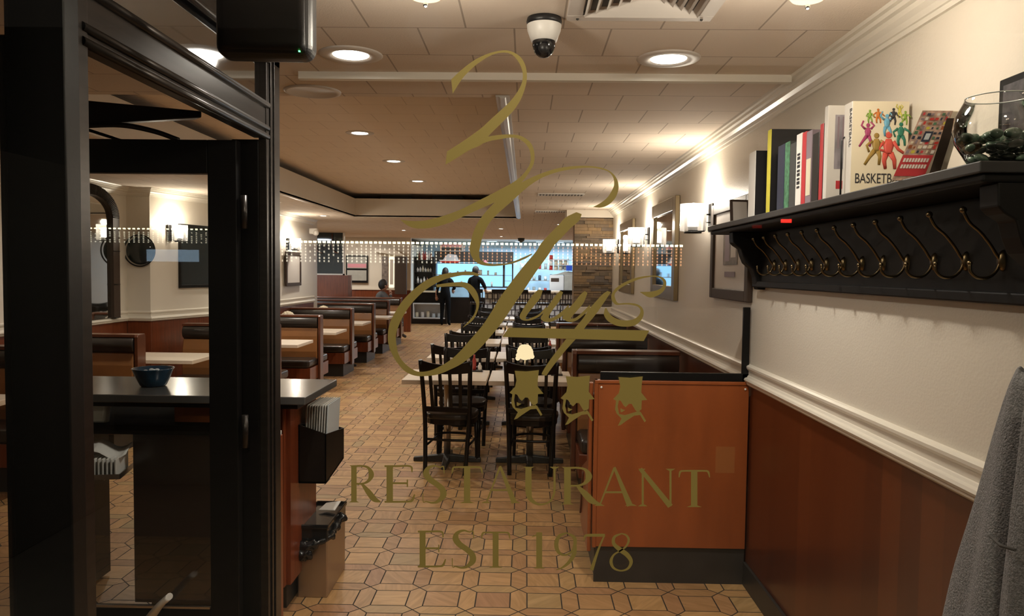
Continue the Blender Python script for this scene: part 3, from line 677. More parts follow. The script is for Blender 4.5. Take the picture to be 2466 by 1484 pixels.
# ------------------------------------------------------------------ centre tables and chairs
def chair(label, loc, rz, group):
    t = thing('dining_chair', label, 'chair', loc, rz, group)
    for s in (-1, 1):
        M().tube(cr([(s*.165, -.255, 0), (s*.175, -.215, .25), (s*.185, -.20, .46), (s*.195, -.235, .72), (s*.205, -.27, .925)], 4), .0185, 8, 1.0).build('leg', 'black_wood', t)
        M().tube([(s*.172, .19, 0), (s*.165, .165, .42)], [.014, .021], 8).build('leg', 'black_wood', t)
        M().tube([(s*.17, -.215, .22), (s*.17, .18, .22)], .010, 6).build('stretcher', 'black_wood', t)
    M().tube(cr([(-.16, .02, .26), (-.10, .10, .26), (0, .125, .26), (.10, .10, .26), (.16, .02, .26)], 4), .010, 6).build('stretcher', 'black_wood', t)
    M().tube(cr([(-.165, -.20, .27), (0, -.215, .27), (.165, -.20, .27)], 4), .011, 6).build('stretcher', 'black_wood', t)
    g = []; n_ = 12
    for i in range(n_+1):
        x = -.205+.41*i/n_; u = (x/.205); y = -.262-.028*(1-u*u); zt = .925-.030*(1-u*u); zb = .83-.012*(1-u*u)
        g += [(x, y-.011, zb), (x, y+.011, zb), (x, y+.005, zt), (x, y-.016, zt)]
    M().add(g, [(i*4+k_, (i+1)*4+k_, (i+1)*4+(k_+1) % 4, i*4+(k_+1) % 4) for i in range(n_) for k_ in range(4)]+[(0, 1, 2, 3), (n_*4, n_*4+3, n_*4+2, n_*4+1)]).build('crest_rail', 'black_wood', t, bevel=.004)
    M().box(-.185, .185, -.225, -.200, .50, .54).build('lower_rail', 'black_wood', t, bevel=.004)
    for i in range(4):
        x = -.115+.0767*i; y1 = -.262-.028*(1-(x/.205)**2)
        M().add([(x-.013, -.218, .52), (x+.013, -.218, .52), (x+.013, -.206, .52), (x-.013, -.206, .52), (x*1.08-.013, y1-.006, .85), (x*1.08+.013, y1-.006, .85), (x*1.08+.013, y1+.006, .85), (x*1.08-.013, y1+.006, .85)],
                [(0, 1, 2, 3), (4, 7, 6, 5), (0, 4, 5, 1), (1, 5, 6, 2), (2, 6, 7, 3), (3, 7, 4, 0)]).build('slat', 'black_wood', t)
    pr = []
    for i in range(28):
        a = 2*PI*i/28; ca, sa = math.cos(a), math.sin(a)
        pr.append((.215*math.copysign(abs(ca)**.75, ca), .215*math.copysign(abs(sa)**.75, sa)-.01))
    M().prism(pr, .05, 'z', .43).build('seat', 'vinyl_black', t, bevel=.018, seg=4)
    M().prism([(x*.96, y*.96) for x, y in pr], .04, 'z', .392).build('seat_frame', 'black_wood', t)
    return t
TY = [6.48, 8.06, 9.64, 11.22, 12.8, 14.4]
TXs = [-.655, .055]
first = None; row = ['first', 'second', 'third', 'fourth', 'fifth', 'sixth']
t1 = None
for r, y in enumerate(TY):
    for s, x in enumerate(TXs):
        side = ('left', 'right')[s]
        lb_ = f'pale wood dining table on the {side} of the {row[r]} centre row'
        loc = (x, y, 0)
        if t1 is None: t1 = dining_table('dining_table', lb_, loc, .69, .66, group='dining tables in the centre of the room')
        else: dup(t1, loc, 0, lb_)
        for q in (0, 1):
            jx, jr = random.uniform(-.03, .03), random.uniform(-.12, .12)
            dy = -.33 if q == 0 else .36
            if r == 0 and q == 0: jx, jr, dy = ((.06, -.14), (.02, -.08))[s]+(-.17,)
            if r == 0 and q == 1 and s == 0: jx = .10
            if r == 1 and q == 0: dy = -.42
            rz = jr if q == 0 else PI+jr
            lb_ = f'black slat back chair at the {side} table of the {row[r]} row, ' + ('on the near side' if q == 0 else 'on the far side')
            p = (x+jx, y+dy, 0)
            if first is None: first = chair(lb_, p, rz, 'black dining chairs in the centre rows')
            else: dup(first, p, rz, lb_)
# glowing scalloped lamp
p = at(1264, 878, Y=6.73)
t = thing('table_lamp', 'small cream glowing scalloped lamp on the right table of the first centre row', 'lamp', (p.x, 6.73, .75))
M().cyl((0, 0), .045, 0, .012, 16).build('base', 'steel', t)
hh = at(1264, 852, Y=6.73).z-.75
M().cyl((0, 0), .008, .012, max(.05, hh-.06), 8).build('stem', 'steel', t)
c = M()
for i in range(60):
    a = i*2.39996; q = i/60; r_ = .066*math.sqrt(q); c.sphere((r_*math.cos(a), r_*math.sin(a)*.8, hh+.060-.10*q*q+random.uniform(-.004, .004)), .021, 8, 6)
c.sphere((0, 0, hh-.01), .056, 16, 10, sz=.85); c.build('shade', 'lamp_shade_glow', t)
# condiment stands
def condiment(label, loc):
    t = thing('condiment_stand', label, 'condiments', loc, 0, 'condiment stands on the tables')
    M().box(-.05, .05, -.04, .04, 0, .012).build('tray', 'black_base', t)
    for (x, y, m_, h_) in ((-.025, 0, 'bottle_red', .15), (.025, -.015, 'white_paint', .08), (.025, .02, 'chrome', .075)):
        M().lathe([(0, .012), (.017, .012), (.018, h_*.65), (.008, h_*.85), (.008, h_), (0, h_)], 12, (x, y, 0)).build('bottle', m_, t)
for i, (x, y) in enumerate(((.28, 6.55), (-.42, 6.72), (.30, 8.2), (.28, 9.7), (.28, 11.3))):
    condiment(('condiment stand with a red bottle by the orange partition', 'condiment stand at the rear of the left table in the first centre row', 'condiment stand on the right table in the second centre row', 'condiment stand on the right table in the third centre row', 'condiment stand on the right table in the fourth centre row')[i], (x, y, .75))

# ------------------------------------------------------------------ ceiling fittings
def downlight(label, x, y, z, power, r=.068):
    t = thing('recessed_downlight', label, 'ceiling light', (x, y, z), 0, 'recessed downlights')
    M().lathe([(r+.001, -.001), (r+.012, -.007), (r+.048, -.006), (r+.055, -.001), (r+.055, 0), (r+.001, 0)], 40).build('trim_ring', 'vent_white', t)
    M().lathe([(0, -.003), (r, -.003)], 32).build('lens', 'lens_on', t)
    l = light('downlight_lamp', 'SPOT', (0, 0, -.02), power, NEUT, .05, spot=2.75, blend=.9); l.parent = t; l['kind'] = 'structure'
    return t
downlight('recessed downlight at the front left, beside the speaker box', -.688, 2.985, HC, 30)
downlight('recessed downlight at the front right, below the air vent', .545, 3.01, HC, 30)
for i, y in enumerate((6.77, 8.50, 10.38)):
    downlight(f'recessed downlight in the raised ceiling tray, {ORD[i]} to the entrance', -1.48, y, HT, 48, r=.070)
for i, (x, y) in enumerate(((-3.2, 6.6), (-3.2, 9.6), (-3.2, 12.0), (-2.6, 16.2), (-.5, 15.2), (.6, 13.6), (-.6, 18.6))):
    downlight(('recessed downlight over the first left booths', 'recessed downlight over the second left booths', 'recessed downlight over the third left booths', 'recessed downlight over the last left booths', 'recessed downlight beyond the raised tray', 'recessed downlight behind the slate pillar', 'recessed downlight in front of the bar')[i], x, y, HC, 36, .05)
# square diffuser vent
t = thing('air_vent', 'large square louvred ceiling air vent at the front of the ceiling', 'vent', (.358, 2.30, HC))
c = M(); HW = .235
def ringbox(c, h, w_, z0, z1): c.box(-h, h, -h, -h+w_, z0, z1).box(-h, h, h-w_, h, z0, z1).box(-h, -h+w_, -h+w_, h-w_, z0, z1).box(h-w_, h, -h+w_, h-w_, z0, z1)
ringbox(c, HW, .05, -.012, 0); c.build('frame', 'vent_white', t, bevel=.003)
for k in range(5):
    h1 = HW-.055-k*.032; h0 = h1-.028
    v = [(sx_*h, sy2*h, z_) for h, z_ in ((h1, -.018), (h0, .012)) for sx_, sy2 in ((-1, -1), (1, -1), (1, 1), (-1, 1))]
    M().add(v, [(i, (i+1) % 4, 4+(i+1) % 4, 4+i) for i in range(4)]).build('louvre', 'vent_white', t, solid=.002)
M().box(-.045, .045, -.045, .045, -.006, -.002).build('centre_plate', 'vent_white', t)
M().box(-HW+.05, HW-.05, -HW+.05, HW-.05, -.0008, 0).build('dark_throat', 'black_base', t)
for x in (-.2, .2): M().sphere((x, .212, -.013), .005, 8, 5).build('screw', 'black_base', t)
# linear grilles further back
for i, y in enumerate((8.25, 10.6)):
    t = thing('ceiling_grille', ('long narrow ceiling grille nearer the entrance', 'long narrow ceiling grille above the slate pillar')[i], 'vent', (.37, y, HC), 0, 'long ceiling grilles')
    M().box(-.25, .25, -.09, .09, -.012, 0).build('frame', 'white_paint', t, bevel=.003)
    for k in range(14): M().box(-.23+k*.034, -.212+k*.034, -.06, .06, -.016, -.0125).build('slot', 'black_base', t)
# dome camera
t = thing('security_camera', 'white dome security camera with dark lens on the front ceiling', 'camera', (.051, 2.55, HC))
M().lathe([(0, 0), (.056, 0), (.059, -.012), (.056, -.022), (0, -.022)], 28).build('base_ring', 'black_plastic', t)
M().lathe([(.057, -.022), (.055, -.04), (.042, -.075), (.0, -.075)], 28).build('housing', 'white_paint', t)
M().lathe([(.038, -.072), (.038, -.09), (.03, -.113), (.015, -.125), (0, -.128)], 28).build('dome', 'black_gloss', t)
M().sphere((0, -.02, -.100), .021, 12, 8).build('lens', 'black_plastic', t)
# two flush domes at the very front
for i, (x, y, lb_) in enumerate(((.715, 2.0, 'small cream ceiling dome with a finial near the air vent, right of it'), (-.267, 2.0, 'small cream ceiling dome with a finial, left of the air vent'))):
    t = thing('ceiling_dome_light', lb_, 'ceiling light', (x, y, HC), 0, 'cream ceiling domes')
    M().lathe([(0, 0), (.03, 0), (.03, -.02), (.012, -.03), (.012, -.05), (0, -.05)], 20).build('canopy', 'brass', t)
    M().lathe([(.02, -.045), (.055, -.055), (.065, -.08), (.060, -.105), (.040, -.128), (0, -.138)], 28).build('glass_shade', 'dome_glass_lit', t)
    M().lathe([(.055, -.053), (.068, -.06), (.068, -.066), (.060, -.06)], 28).build('rim', 'brass', t)
    M().sphere((0, 0, -.146), .007, 10, 6).build('finial', 'chrome', t)
    l = light('dome_lamp', 'POINT', (0, 0, -.20), 6, (1, .87, .72), .05); l.parent = t
# round speaker grille in the front soffit
t = thing('round_ceiling_speaker', 'flat round perforated speaker grille in the ceiling left of the gold script', 'speaker', (-1.01, 3.60, HC))
M().lathe([(0, -.004), (.11, -.004), (.115, -.008), (.13, -.006), (.132, 0)], 36).build('grille', 'vent_white', t)
# ceiling hung emergency fitting at the end of the left wall
t = thing('emergency_light', 'small white twin emergency light high on the end of the left wall', 'light', (-3.56, 12.75, 2.22))
M().box(-.07, .07, -.05, .05, 0, .10).build('housing', 'white_paint', t, bevel=.02, seg=3)
M().sphere((.05, -.05, .02), .05, 12, 8).build('lamp_head', 'white_paint', t)

# ------------------------------------------------------------------ wall lights
def sconce(label, x, y, z, side=-1, power=8):
    t = thing('wall_sconce', label, 'wall lamp', (x, y, z), 0, 'glass wall sconces')
    s = side
    M().box(0, s*.014, -.045, .045, -.09, .09).build('back_plate', 'door_black', t, bevel=.003)
    M().tube([(s*.01, .0, .02), (s*.05, 0, .02), (s*.05, 0, -.085), (s*.12, -.0, -.09)], .007, 8).build('arm', 'door_black', t)
    M().tube([(s*.01, .0, -.03), (s*.04, 0, -.03), (s*.04, 0, .075)], .005, 8).build('rod', 'door_black', t)
    M().cyl((s*.12, 0), .055, -.10, -.088, 24).cyl((s*.12, 0), .03, -.088, -.06, 20).build('dish', 'door_black', t)
    M().lathe([(.080, -.085), (.082, -.06), (.082, .085), (.078, .085)], 28, (s*.12, 0, 0)).build('outer_glass', 'frosted', t)
    M().lathe([(0, -.055), (.034, -.055), (.036, .045), (.0, .055)], 24, (s*.12, 0, 0)).build('inner_shade', 'sconce_glow', t)
    l = light('sconce_lamp', 'POINT', (s*.12, 0, .11), power, (1, .87, .72), .03); l.parent = t
    return t
for i, (y, z) in enumerate(((4.88, 2.0), (7.35, 1.99), (9.73, 1.975))):
    sconce('glass wall sconce on the right wall, '+('nearest, above the end of the coat rack', 'second, between the two mirrors', 'farthest, beside the slate pillar')[i], XR, y, z)
sconce('glass wall sconce on the left wall seen through the door, left of the dark mirror', -3.925, 8.33, 2.02, 1)
sconce('glass wall sconce on the left wall above the small framed picture', -3.67, 11.7, 2.02, 1)

# ------------------------------------------------------------------ mirrors and pictures
def framed(name, label, cat, y0, y1, z0, z1, fw, fmat, inmat, x=XR, s=-1, depth=.03, group=None):
    t = thing(name, label, cat, (x+s*.001, (y0+y1)/2, z0), 0, group); w_ = (y1-y0)/2; h_ = z1-z0
    c = M().box(0, s*depth, -w_, -w_+fw, 0, h_).box(0, s*depth, w_-fw, w_, 0, h_).box(0, s*depth, -w_+fw, w_-fw, 0, fw).box(0, s*depth, -w_+fw, w_-fw, h_-fw, h_)
    c.build('frame', fmat, t, bevel=.004)
    M().box(0, s*depth*.5, -w_+fw, w_-fw, fw, h_-fw).build('mirror_glass' if 'irror' in name else 'picture', inmat, t)
    return t
framed('wall_mirror', 'tall gold brown framed mirror between the first and second right sconces', 'mirror', 5.90, 7.0, 1.43, 2.245, .11, 'frame_gold', 'mirror', depth=.035)
framed('wall_mirror', 'tall dark framed mirror between the second and third right sconces', 'mirror', 8.27, 9.37, 1.41, 2.23, .10, 'frame_gold', 'mirror', depth=.035)
t = framed('framed_poster', 'brown framed architectural print partly behind the coat rack bracket', 'picture', 3.97, 4.78, 1.498, 2.065, .06, 'frame_brown', 'mat_board')
M().box(-.016, -.0175, -.16, .14, .20, .44).build('print', 'print_dark', t)
M().box(-.0176, -.018, -.13, -.03, .24, .40).build('print_window', 'mat_board', t)
M().box(-.0176, -.018, .0, .1, .22, .38).build('print_column', 'book_mauve', t)
M().box(-.016, -.0175, -.12, .10, .13, .16).build('caption_strip', 'book_mauve', t)
framed('framed_picture', 'small dark framed pale picture low on the far left wall', 'picture', 11.52, 12.28, 1.37, 1.90, .05, 'frame_brown', 'mat_board', x=-3.66, s=1)
t = framed('wall_mirror', 'large dark framed mirror on the left wall seen through the glass door', 'mirror', 0-.68, .68, 0, .72, .035, 'door_black', 'dark_mirror', x=-3.72, s=1)
t.location = (-3.785, 8.86, 1.41); t.rotation_euler.z = -.26; t.scale = (1, .60, 1)
# arched mirror with ribbed dark surround
t = thing('arched_mirror', 'tall arched mirror with a dark ribbed frame on the left wall, seen through the door', 'mirror', (-4.24, 7.30, 1.12))
arc = [(.50*math.cos(a), 1.02+.30*math.sin(a)) for a in [PI*i/20 for i in range(21)]]
inner = [(.38*math.cos(a), 1.02+.20*math.sin(a)) for a in [PI*i/20 for i in range(21)]]
o_l = [(.50, 0)]+arc+[(-.50, 0)]; i_l = [(.38, 0)]+inner+[(-.38, 0)]
v = [(x_, a, b) for x_ in (0, .05) for lst in (o_l, i_l) for a, b in lst]; n_ = len(o_l); fs = []
for i in range(n_-1):
    fs += [(i, i+1, n_+i+1, n_+i), (2*n_+i, 3*n_+i, 3*n_+i+1, 2*n_+i+1), (i, 2*n_+i, 2*n_+i+1, i+1), (n_+i, n_+i+1, 3*n_+i+1, 3*n_+i)]
M().add(v, fs).build('frame', 'frame_brown', t)
c = M()
for i in range(n_-1):
    for q in range(3):
        u = (i+q/3)/(n_-1)*(n_-1); k_ = int(u); fr = u-k_
        a = Vector((.052, o_l[k_][0]*(1-fr)+o_l[k_+1][0]*fr, o_l[k_][1]*(1-fr)+o_l[k_+1][1]*fr)); b_ = Vector((.052, i_l[k_][0]*(1-fr)+i_l[k_+1][0]*fr, i_l[k_][1]*(1-fr)+i_l[k_+1][1]*fr))
        c.tube([a, b_], .004, 4)
c.build('ribbing', 'door_black', t)
M().prism([(a, b) for a, b in i_l], .01, 'x', .006).build('mirror_glass', 'mirror', t)
# round mirror on the stepped wall
t = thing('round_mirror', 'round smoked mirror in a thin dark ring on the stepped left wall', 'mirror', (-4.10, 8.045, 1.815))
T = Matrix.Rotation(PI/2, 4, 'X')
M().lathe([(0, .012), (.145, .012), (.15, 0)], 36, T=T).build('mirror_glass', 'dark_mirror', t)
M().lathe([(.165+.008*math.cos(a), .02+.008*math.sin(a)) for a in [PI*i/4 for i in range(9)]], 36, T=T).build('ring', 'door_black', t)
M().box(-.012, .012, -.03, 0, .13, .24).build('bracket', 'steel', t)

# ------------------------------------------------------------------ coat rack shelf
SX, SZ = .97, 1.895
cr_ = thing('coat_rack', 'long black coat rack shelf with a row of brass hooks on the right wall', 'coat rack', (XR, 2.85, 1.60))
def R_(m_, name, mat, **k): return m_.build(name, mat, cr_, **k)
R_(M().box(SX-XR, -.001, 1.66-2.85, 4.10-2.85, .272, .297), 'shelf_board', 'rack_edge', bevel=.003)
R_(M().box(SX+.012-XR, -.001, 1.67-2.85, 4.08-2.85, .252, .272), 'cornice', 'rack_black', bevel=.006)
R_(M().box(-.028, -.001, 1.70-2.85, 3.82-2.85, 0, .252), 'back_board', 'rack_black', bevel=.004)
R_(M().box(-.045, -.001, 1.70-2.85, 3.84-2.85, -.018, .012), 'lower_moulding', 'rack_black', bevel=.005)
br = [(0, -.03), (-.035, -.03), (-.045, -.005), (-.05, .03), (-.065, .07), (-.10, .10), (-.115, .135), (-.125, .17), (-.15, .185), (-.165, .20), (-.168, .252), (0, .252)]
for y in (3.80, 1.70):
    R_(M().prism(br, .07, 'y', y-2.85-.035), 'bracket', 'rack_black', bevel=.004)
hy = [3.55-.1535*i for i in range(12)]
for y in hy:
    yy = y-2.85
    h = R_(M().lathe([(0, .012), (.009, .011), (.013, .004), (.014, 0)], 14, T=Matrix.Translation((-.028, yy, .088)) @ Matrix.Rotation(-PI/2, 4, 'Y') @ Matrix.Scale(1.9, 4, (1, 0, 0))), 'hook', 'brass')
    M().tube(cr([(-.034, yy, .088), (-.045, yy, .102), (-.06, yy, .125), (-.085, yy, .155), (-.112, yy, .178), (-.128, yy, .205)], 4), [.0042]*21, 8).build('upper_arm', 'brass', h)
    M().sphere((-.129, yy, .209), .0085, 10, 7).build('knob', 'brass', h)
    M().tube(cr([(-.034, yy, .085), (-.044, yy, .062), (-.062, yy, .047), (-.088, yy, .046), (-.105, yy, .060), (-.108, yy, .078)], 4), [.004]*21, 8).build('lower_arm', 'brass', h)
    M().sphere((-.108, yy, .081), .006, 10, 7).build('knob', 'brass', h)
# books on the shelf
ZS = 1.8975
def fontobj(name, text, size, mat, parent, loc, rot, cond=1.0, ext=.0004, align='LEFT'):
    cu = bpy.data.curves.new(name, 'FONT'); cu.body = text; cu.size = size; cu.extrude = ext; cu.align_x = align
    o = bpy.data.objects.new(name, cu); COL.objects.link(o)
    me = bpy.data.meshes.new_from_object(o.evaluated_get(bpy.context.evaluated_depsgraph_get())); bpy.data.objects.remove(o)
    o = bpy.data.objects.new(name, me); COL.objects.link(o); me.materials.clear(); me.materials.append(MATS[mat])
    o.parent = parent; o.location = loc; o.rotation_euler = rot; o.scale = (cond, 1, 1)
    return o
def book(label, xl, xr, ytop, spine, cover, depth=.155, x0=1.0, lean=0, name='book', group='books on the coat rack shelf', front=None, tilt=0):
    """standing book; spine toward the room between image columns xl..xr; near cover faces the entrance"""
    yf, yn = at(xl, 400, X=x0).y, at(xr, 400, X=x0).y
    zt = at(xr, ytop, X=x0).z; h = zt-ZS; th = yf-yn
    t = thing(name, label, 'book', (x0, yn, ZS), 0, group, rx=lean)
    M().box(0, depth, 0, .0025, 0, h).build('front_cover', cover, t, bevel=.0008)
    M().box(0, depth, th-.0025, th, 0, h).build('back_cover', cover, t, bevel=.0008)
    M().box(-.002, .002, 0, th, 0, h).build('spine', spine, t, bevel=.0015)
    M().box(.004, depth-.003, .0026, th-.0026, .003, h-.003).build('page_block', 'pages', t)
    return t, th, h
book('black book with a white spine at the far end of the shelf row', 1805, 1820, 363, 'book_white', 'book_black', .12)
book('tall black book with a thin yellow spine on the shelf', 1848, 1856, 312, 'book_yellow', 'book_black', .175)
book('slim navy book standing beside the tall yellow spined one', 1874, 1890, 346, 'navy', 'navy', .12)
b_, th, h = book('slim book with a patterned green spine', 1891, 1902, 340, 'book_green', 'book_grey', .12)
book('dark grey book next to the green spined one', 1903, 1917, 342, 'book_grey', 'book_grey', .12)
b_, th, h = book('white spined book with dark letters down the spine', 1918, 1931, 320, 'book_white', 'book_white', .12)
for i in range(9): M().box(-.0028, -.0022, th*.25, th*.75, h*.25+i*.015, h*.25+i*.015+.008+.003*(i % 2)).build('spine_mark', 'ink_black', b_)
book('bright red spined book beside the white lettered one', 1932, 1941, 317, 'book_red', 'book_red', .12)
b_, th, h = book('mauve grey spined book with a cream lower panel', 1942, 1955, 313, 'book_mauve', 'book_mauve', .12)
M().box(-.0028, -.0022, th*.1, th*.9, h*.12, h*.62).build('spine_panel', 'book_cream', b_)
b_, th, h = book('thick black book with small gold specks on its cover', 1957, 1972, 318, 'book_black', 'book_black', .11)
for i in range(10): M().cbox((random.uniform(.01, .03), -.0006, random.uniform(.05, h-.02)), (.004, .001, .006)).build('gold_speck', 'book_yellow', b_)
book('taller dark book with a red top behind the white picture book', 1974, 1981, 298, 'book_red', 'book_black', .10)
# picture book facing the room
b_, th, h = book('large white book with a grey photograph on its front cover', 1984, 1992, 256, 'book_white', 'book_white', .175)
M().box(.022, .155, -.0012, 0, h*.33, h*.90).build('cover_photo', 'grey_photo', b_)
M().box(.030, .052, -.0012, 0, h*.12, h*.205).build('red_logo', 'book_red', b_)
for i in range(6): M().box(.03+i*.016, .036+i*.016, -.0016, -.0012, h*.55, h*.88).build('curtain_fold', 'book_mauve', b_)
# bookend
t = thing('bookend', 'thin black wire bookend in front of the white picture book', 'bookend', (0, 0, 0))
pA = at(2028, 455, X=.99); pB = at(2026, 332, X=.99)
M().tube([(.985, pA.y, ZS+.002), (.985, pA.y, pB.z-.012), (.99, pA.y+.0, pB.z-.003), (1.0, pA.y, pB.z), (1.03, pA.y, pB.z)], .003, 8).box(.985, 1.04, pA.y-.02, pA.y+.10, ZS, ZS+.0015).build('wire', 'black_plastic', t)
# BASKETB... book
b_, th, h = book('cream book with coloured player figures and black title letters on the cover', 2031, 2049, 246, 'book_white', 'book_cream', .172, x0=.995)
MATS['book_cream_l'] = pm('cover_cream', (.76, .72, .64), .4); b_.children[0].data.materials[0] = MATS['cover_cream']
fontobj('title', 'BASKETBALL', .043, 'ink_black', b_, (.012, -.0008, h*.12), (PI/2, 0, 0), .66)
fontobj('spine_title', 'BASKETBALL', .022, 'ink_black', b_, (-.0025, th*.25, h*.93), (PI/2, PI/2, -PI/2), .95)
def figure(x, z, s, col, pose):
    m_ = MATS.get('fig%s' % (col,)) or pm('fig%s' % (col,), col, .5)
    arms, legs = pose; c = M()
    def lb(pts, r_): c.tube([(x+px*s, -.0012, z+pz*s) for px, pz in pts], [r*s for r in r_], 6, .25, up=(0, 1, 0))
    c.sphere((x, -.0012, z+.86*s), .085*s, 8, 6, sy=.12)
    lb([(0, .76), (0, .6), (.0, .45), (.0, .38)], [.07, .14, .10, .11])
    for p_ in arms: lb(p_, [.05, .04, .035])
    for p_ in legs: lb(p_, [.08, .055, .04])
    c.build('player_figure', m_, b_)
A1 = ([(-.12, .7), (-.3, .55), (-.22, .35)], [(.12, .7), (.3, .6), (.42, .45)]); A2 = ([(-.12, .7), (-.28, .85), (-.2, 1.05)], [(.12, .7), (.26, .85), (.1, 1.0)]); A3 = ([(-.12, .7), (-.25, .5), (.0, .42)], [(.12, .7), (.25, .5), (.4, .4)])
G1 = ([(-.05, .4), (-.2, .2), (-.35, -.05)], [(.05, .4), (.12, .2), (.1, -.05)]); G2 = ([(-.06, .4), (-.1, .2), (-.06, 0)], [(.06, .4), (.16, .22), (.18, 0)])
for x, z, s, col, po in ((.052, .80, .033, (.20, .33, .05), (A3, G2)), (.077, .80, .036, (.55, .17, .03), (A1, G2)), (.108, .78, .020, (.2, .15, .3), (A3, G2)), (.124, .79, .04, (.03, .03, .035), (A3, G1)), (.142, .86, .03, (.55, .5, .08), (A2, G2)), (.160, .79, .033, (.22, .36, .05), (A1, G1)),
                         (.048, .56, .055, (.33, .04, .13), (A2, G1)), (.105, .66, .055, (.13, .36, .52), (A2, G2)), (.148, .56, .058, (.02, .17, .11), (A1, G2)), (.075, .37, .075, (.30, .19, .04), (A1, G1)), (.112, .31, .092, (.55, .07, .05), (A3, G2))):
    figure(x, z*h-.01, s*1.3, col, po)
# leaning paperbacks
def leaner(label, pbl, pbr, ptl, Yn, th, mats, decorate=None):
    """near face spans bottom-left, bottom-right; leans to the wall around its foot"""
    y0 = Yn; a = at(*pbl, Y=y0); b2 = at(*pbr, Y=y0); c_ = at(*ptl, Y=y0)
    t = thing('paperback_book', label, 'book', (a.x, y0, ZS), 0, 'leaning paperbacks on the shelf')
    ex = Vector((b2.x-a.x, 0, 0)); ez = Vector((c_.x-a.x, .02, c_.z-a.z)); n = Vector((th*.55, th*.12, 0))
    cor = [Vector(), ex, ex+ez, ez]
    M().add([*cor, *[p+n*.06 for p in cor]], [(0, 1, 2, 3), (7, 6, 5, 4), (0, 4, 5, 1), (1, 5, 6, 2), (2, 6, 7, 3), (3, 7, 4, 0)]).build('front_cover', mats[0], t)
    M().add([*[p*.985+ex*.01+n*.07 for p in cor], *[p*.985+ex*.01+n*.95 for p in cor]], [(0, 1, 2, 3), (7, 6, 5, 4), (0, 4, 5, 1), (1, 5, 6, 2), (2, 6, 7, 3), (3, 7, 4, 0)]).build('page_block', 'pages', t)
    M().add([*[p+n*.95 for p in cor], *[p+n for p in cor]], [(0, 1, 2, 3), (7, 6, 5, 4), (0, 4, 5, 1), (1, 5, 6, 2), (2, 6, 7, 3), (3, 7, 4, 0)]).build('back_cover', mats[1], t)
    def patch(u0, u1, v0, v1, mat, lift=.001, name='cover_patch'):
        q = [ex*u+ez*v-Vector((0, lift, 0)) for u, v in ((u0, v0), (u1, v0), (u1, v1), (u0, v1))]
        M().quad(*q).build(name, mat, t)
    if decorate: decorate(patch, t, ex, ez)
def deco(patch, t, ex, ez):
    patch(0, 1, .06, .36, 'book_red'); 
    for v in (.17, .26): 
        for k in range(9): patch(.08+k*.095, .15+k*.095, v, v+.055, 'book_white', .0016)
    rr = random.Random(3); ms = ['book_red', 'book_mauve', 'navy', 'book_yellow', 'book_cream', 'book_green', 'book_white', 'orange_wood', 'red_paint']
    for i in range(9):
        for j in range(6):
            u, v = .04+j*.16, .38+i*.068
            patch(u+rr.uniform(0, .03), u+rr.uniform(.08, .14), v+rr.uniform(0, .01), v+rr.uniform(.035, .06), rr.choice(ms), .0012+.0002*(i % 2))
    patch(.38, .66, .55, .70, 'navy', .002); patch(.44, .60, .58, .67, 'paper_blue', .0024)
MATS['cover_busy'] = pm('cover_busy', (.50, .34, .27), .5, var=.45, scale=70)
yb = at(2185, 440, X=1.0).y
leaner('leaning paperback with a busy colourful cover and a red title band', (2148, 418), (2222, 404), (2232, 246), 2.02, .035, ('cover_busy', 'book_cream'), deco)
leaner('brown backed paperback leaning behind the colourful one', (2238, 398), (2262, 392), (2292, 258), 1.90, .03, ('frame_brown', 'book_cream'))
# small framed card leaning at the far end of the shelf
t = thing('framed_card', 'small pale framed card leaning at the far end of the rack shelf', 'picture frame', (1.03, 3.86, ZS), .2, None, rx=-.12)
M().box(0, .10, 0, .012, 0, .125).build('frame', 'frame_brown', t, bevel=.003); M().box(.012, .088, -.002, 0, .012, .113).build('card', 'mat_board', t)
# glass bowl with stones
pc = at(2405, 362, Y=1.86)
t = thing('glass_bowl', 'clear glass fishbowl holding green stones at the near end of the shelf', 'bowl', (1.066, 1.765, ZS))
pr = [(0, .002), (.048, .002), (.062, .018), (.083, .055), (.090, .085), (.086, .115), (.072, .143), (.067, .152), (.067, .157)]
M().lathe(pr, 40).build('glass_wall', 'bowl_glass', t)
M().lathe([(.0655+.0014*math.cos(a), .157+.0014*math.sin(a)) for a in [PI*i/4 for i in range(9)]], 40).build('rim', 'glass_solid', t)
for i in range(44):
    rr = random.Random(i); a = i*2.4; r_ = .068*math.sqrt(((i*7) % 44)/44)
    z = .014+.026*(i // 15)+rr.uniform(0, .006); r_ = min(r_, .050+.35*z)
    c = M(); c.sphere((0, 0, 0), .0150, 10, 7, sx=rr.uniform(.9, 1.3), sy=rr.uniform(.9, 1.2), sz=rr.uniform(.55, .8))
    q = c.build('green_stone', 'stones'); q.location = (1.066+r_*math.cos(a), 1.765+r_*math.sin(a), ZS+z); q.rotation_euler = (rr.uniform(-.4, .4), rr.uniform(-.4, .4), a)
    tag(q, 'smooth dark green stone heaped in the glass bowl', 'stone', 'green stones in the glass bowl')
# dark framed picture behind the bowl
p0, p1 = at(2404, 195, X=1.165), at(2404, 370, X=1.165)
t = thing('framed_poster', 'black framed dark poster leaning on the wall behind the glass bowl', 'picture', (1.164, 1.60, ZS), 0, None, ry=0)
M().box(0, .014, 0, .325, 0, .235).build('frame', 'door_black', t, bevel=.003)
M().box(-.002, 0, .02, .305, .018, .217).build('picture', pm('poster_dark', (.05, .045, .05), .3, var=.8, scale=40), t)
for i in range(26):
    rr = random.Random(50+i); M().cbox((-.003, rr.uniform(.03, .29), rr.uniform(.06, .19)), (.001, rr.uniform(.004, .02), .003)).build('print_mark', 'mat_board', t)

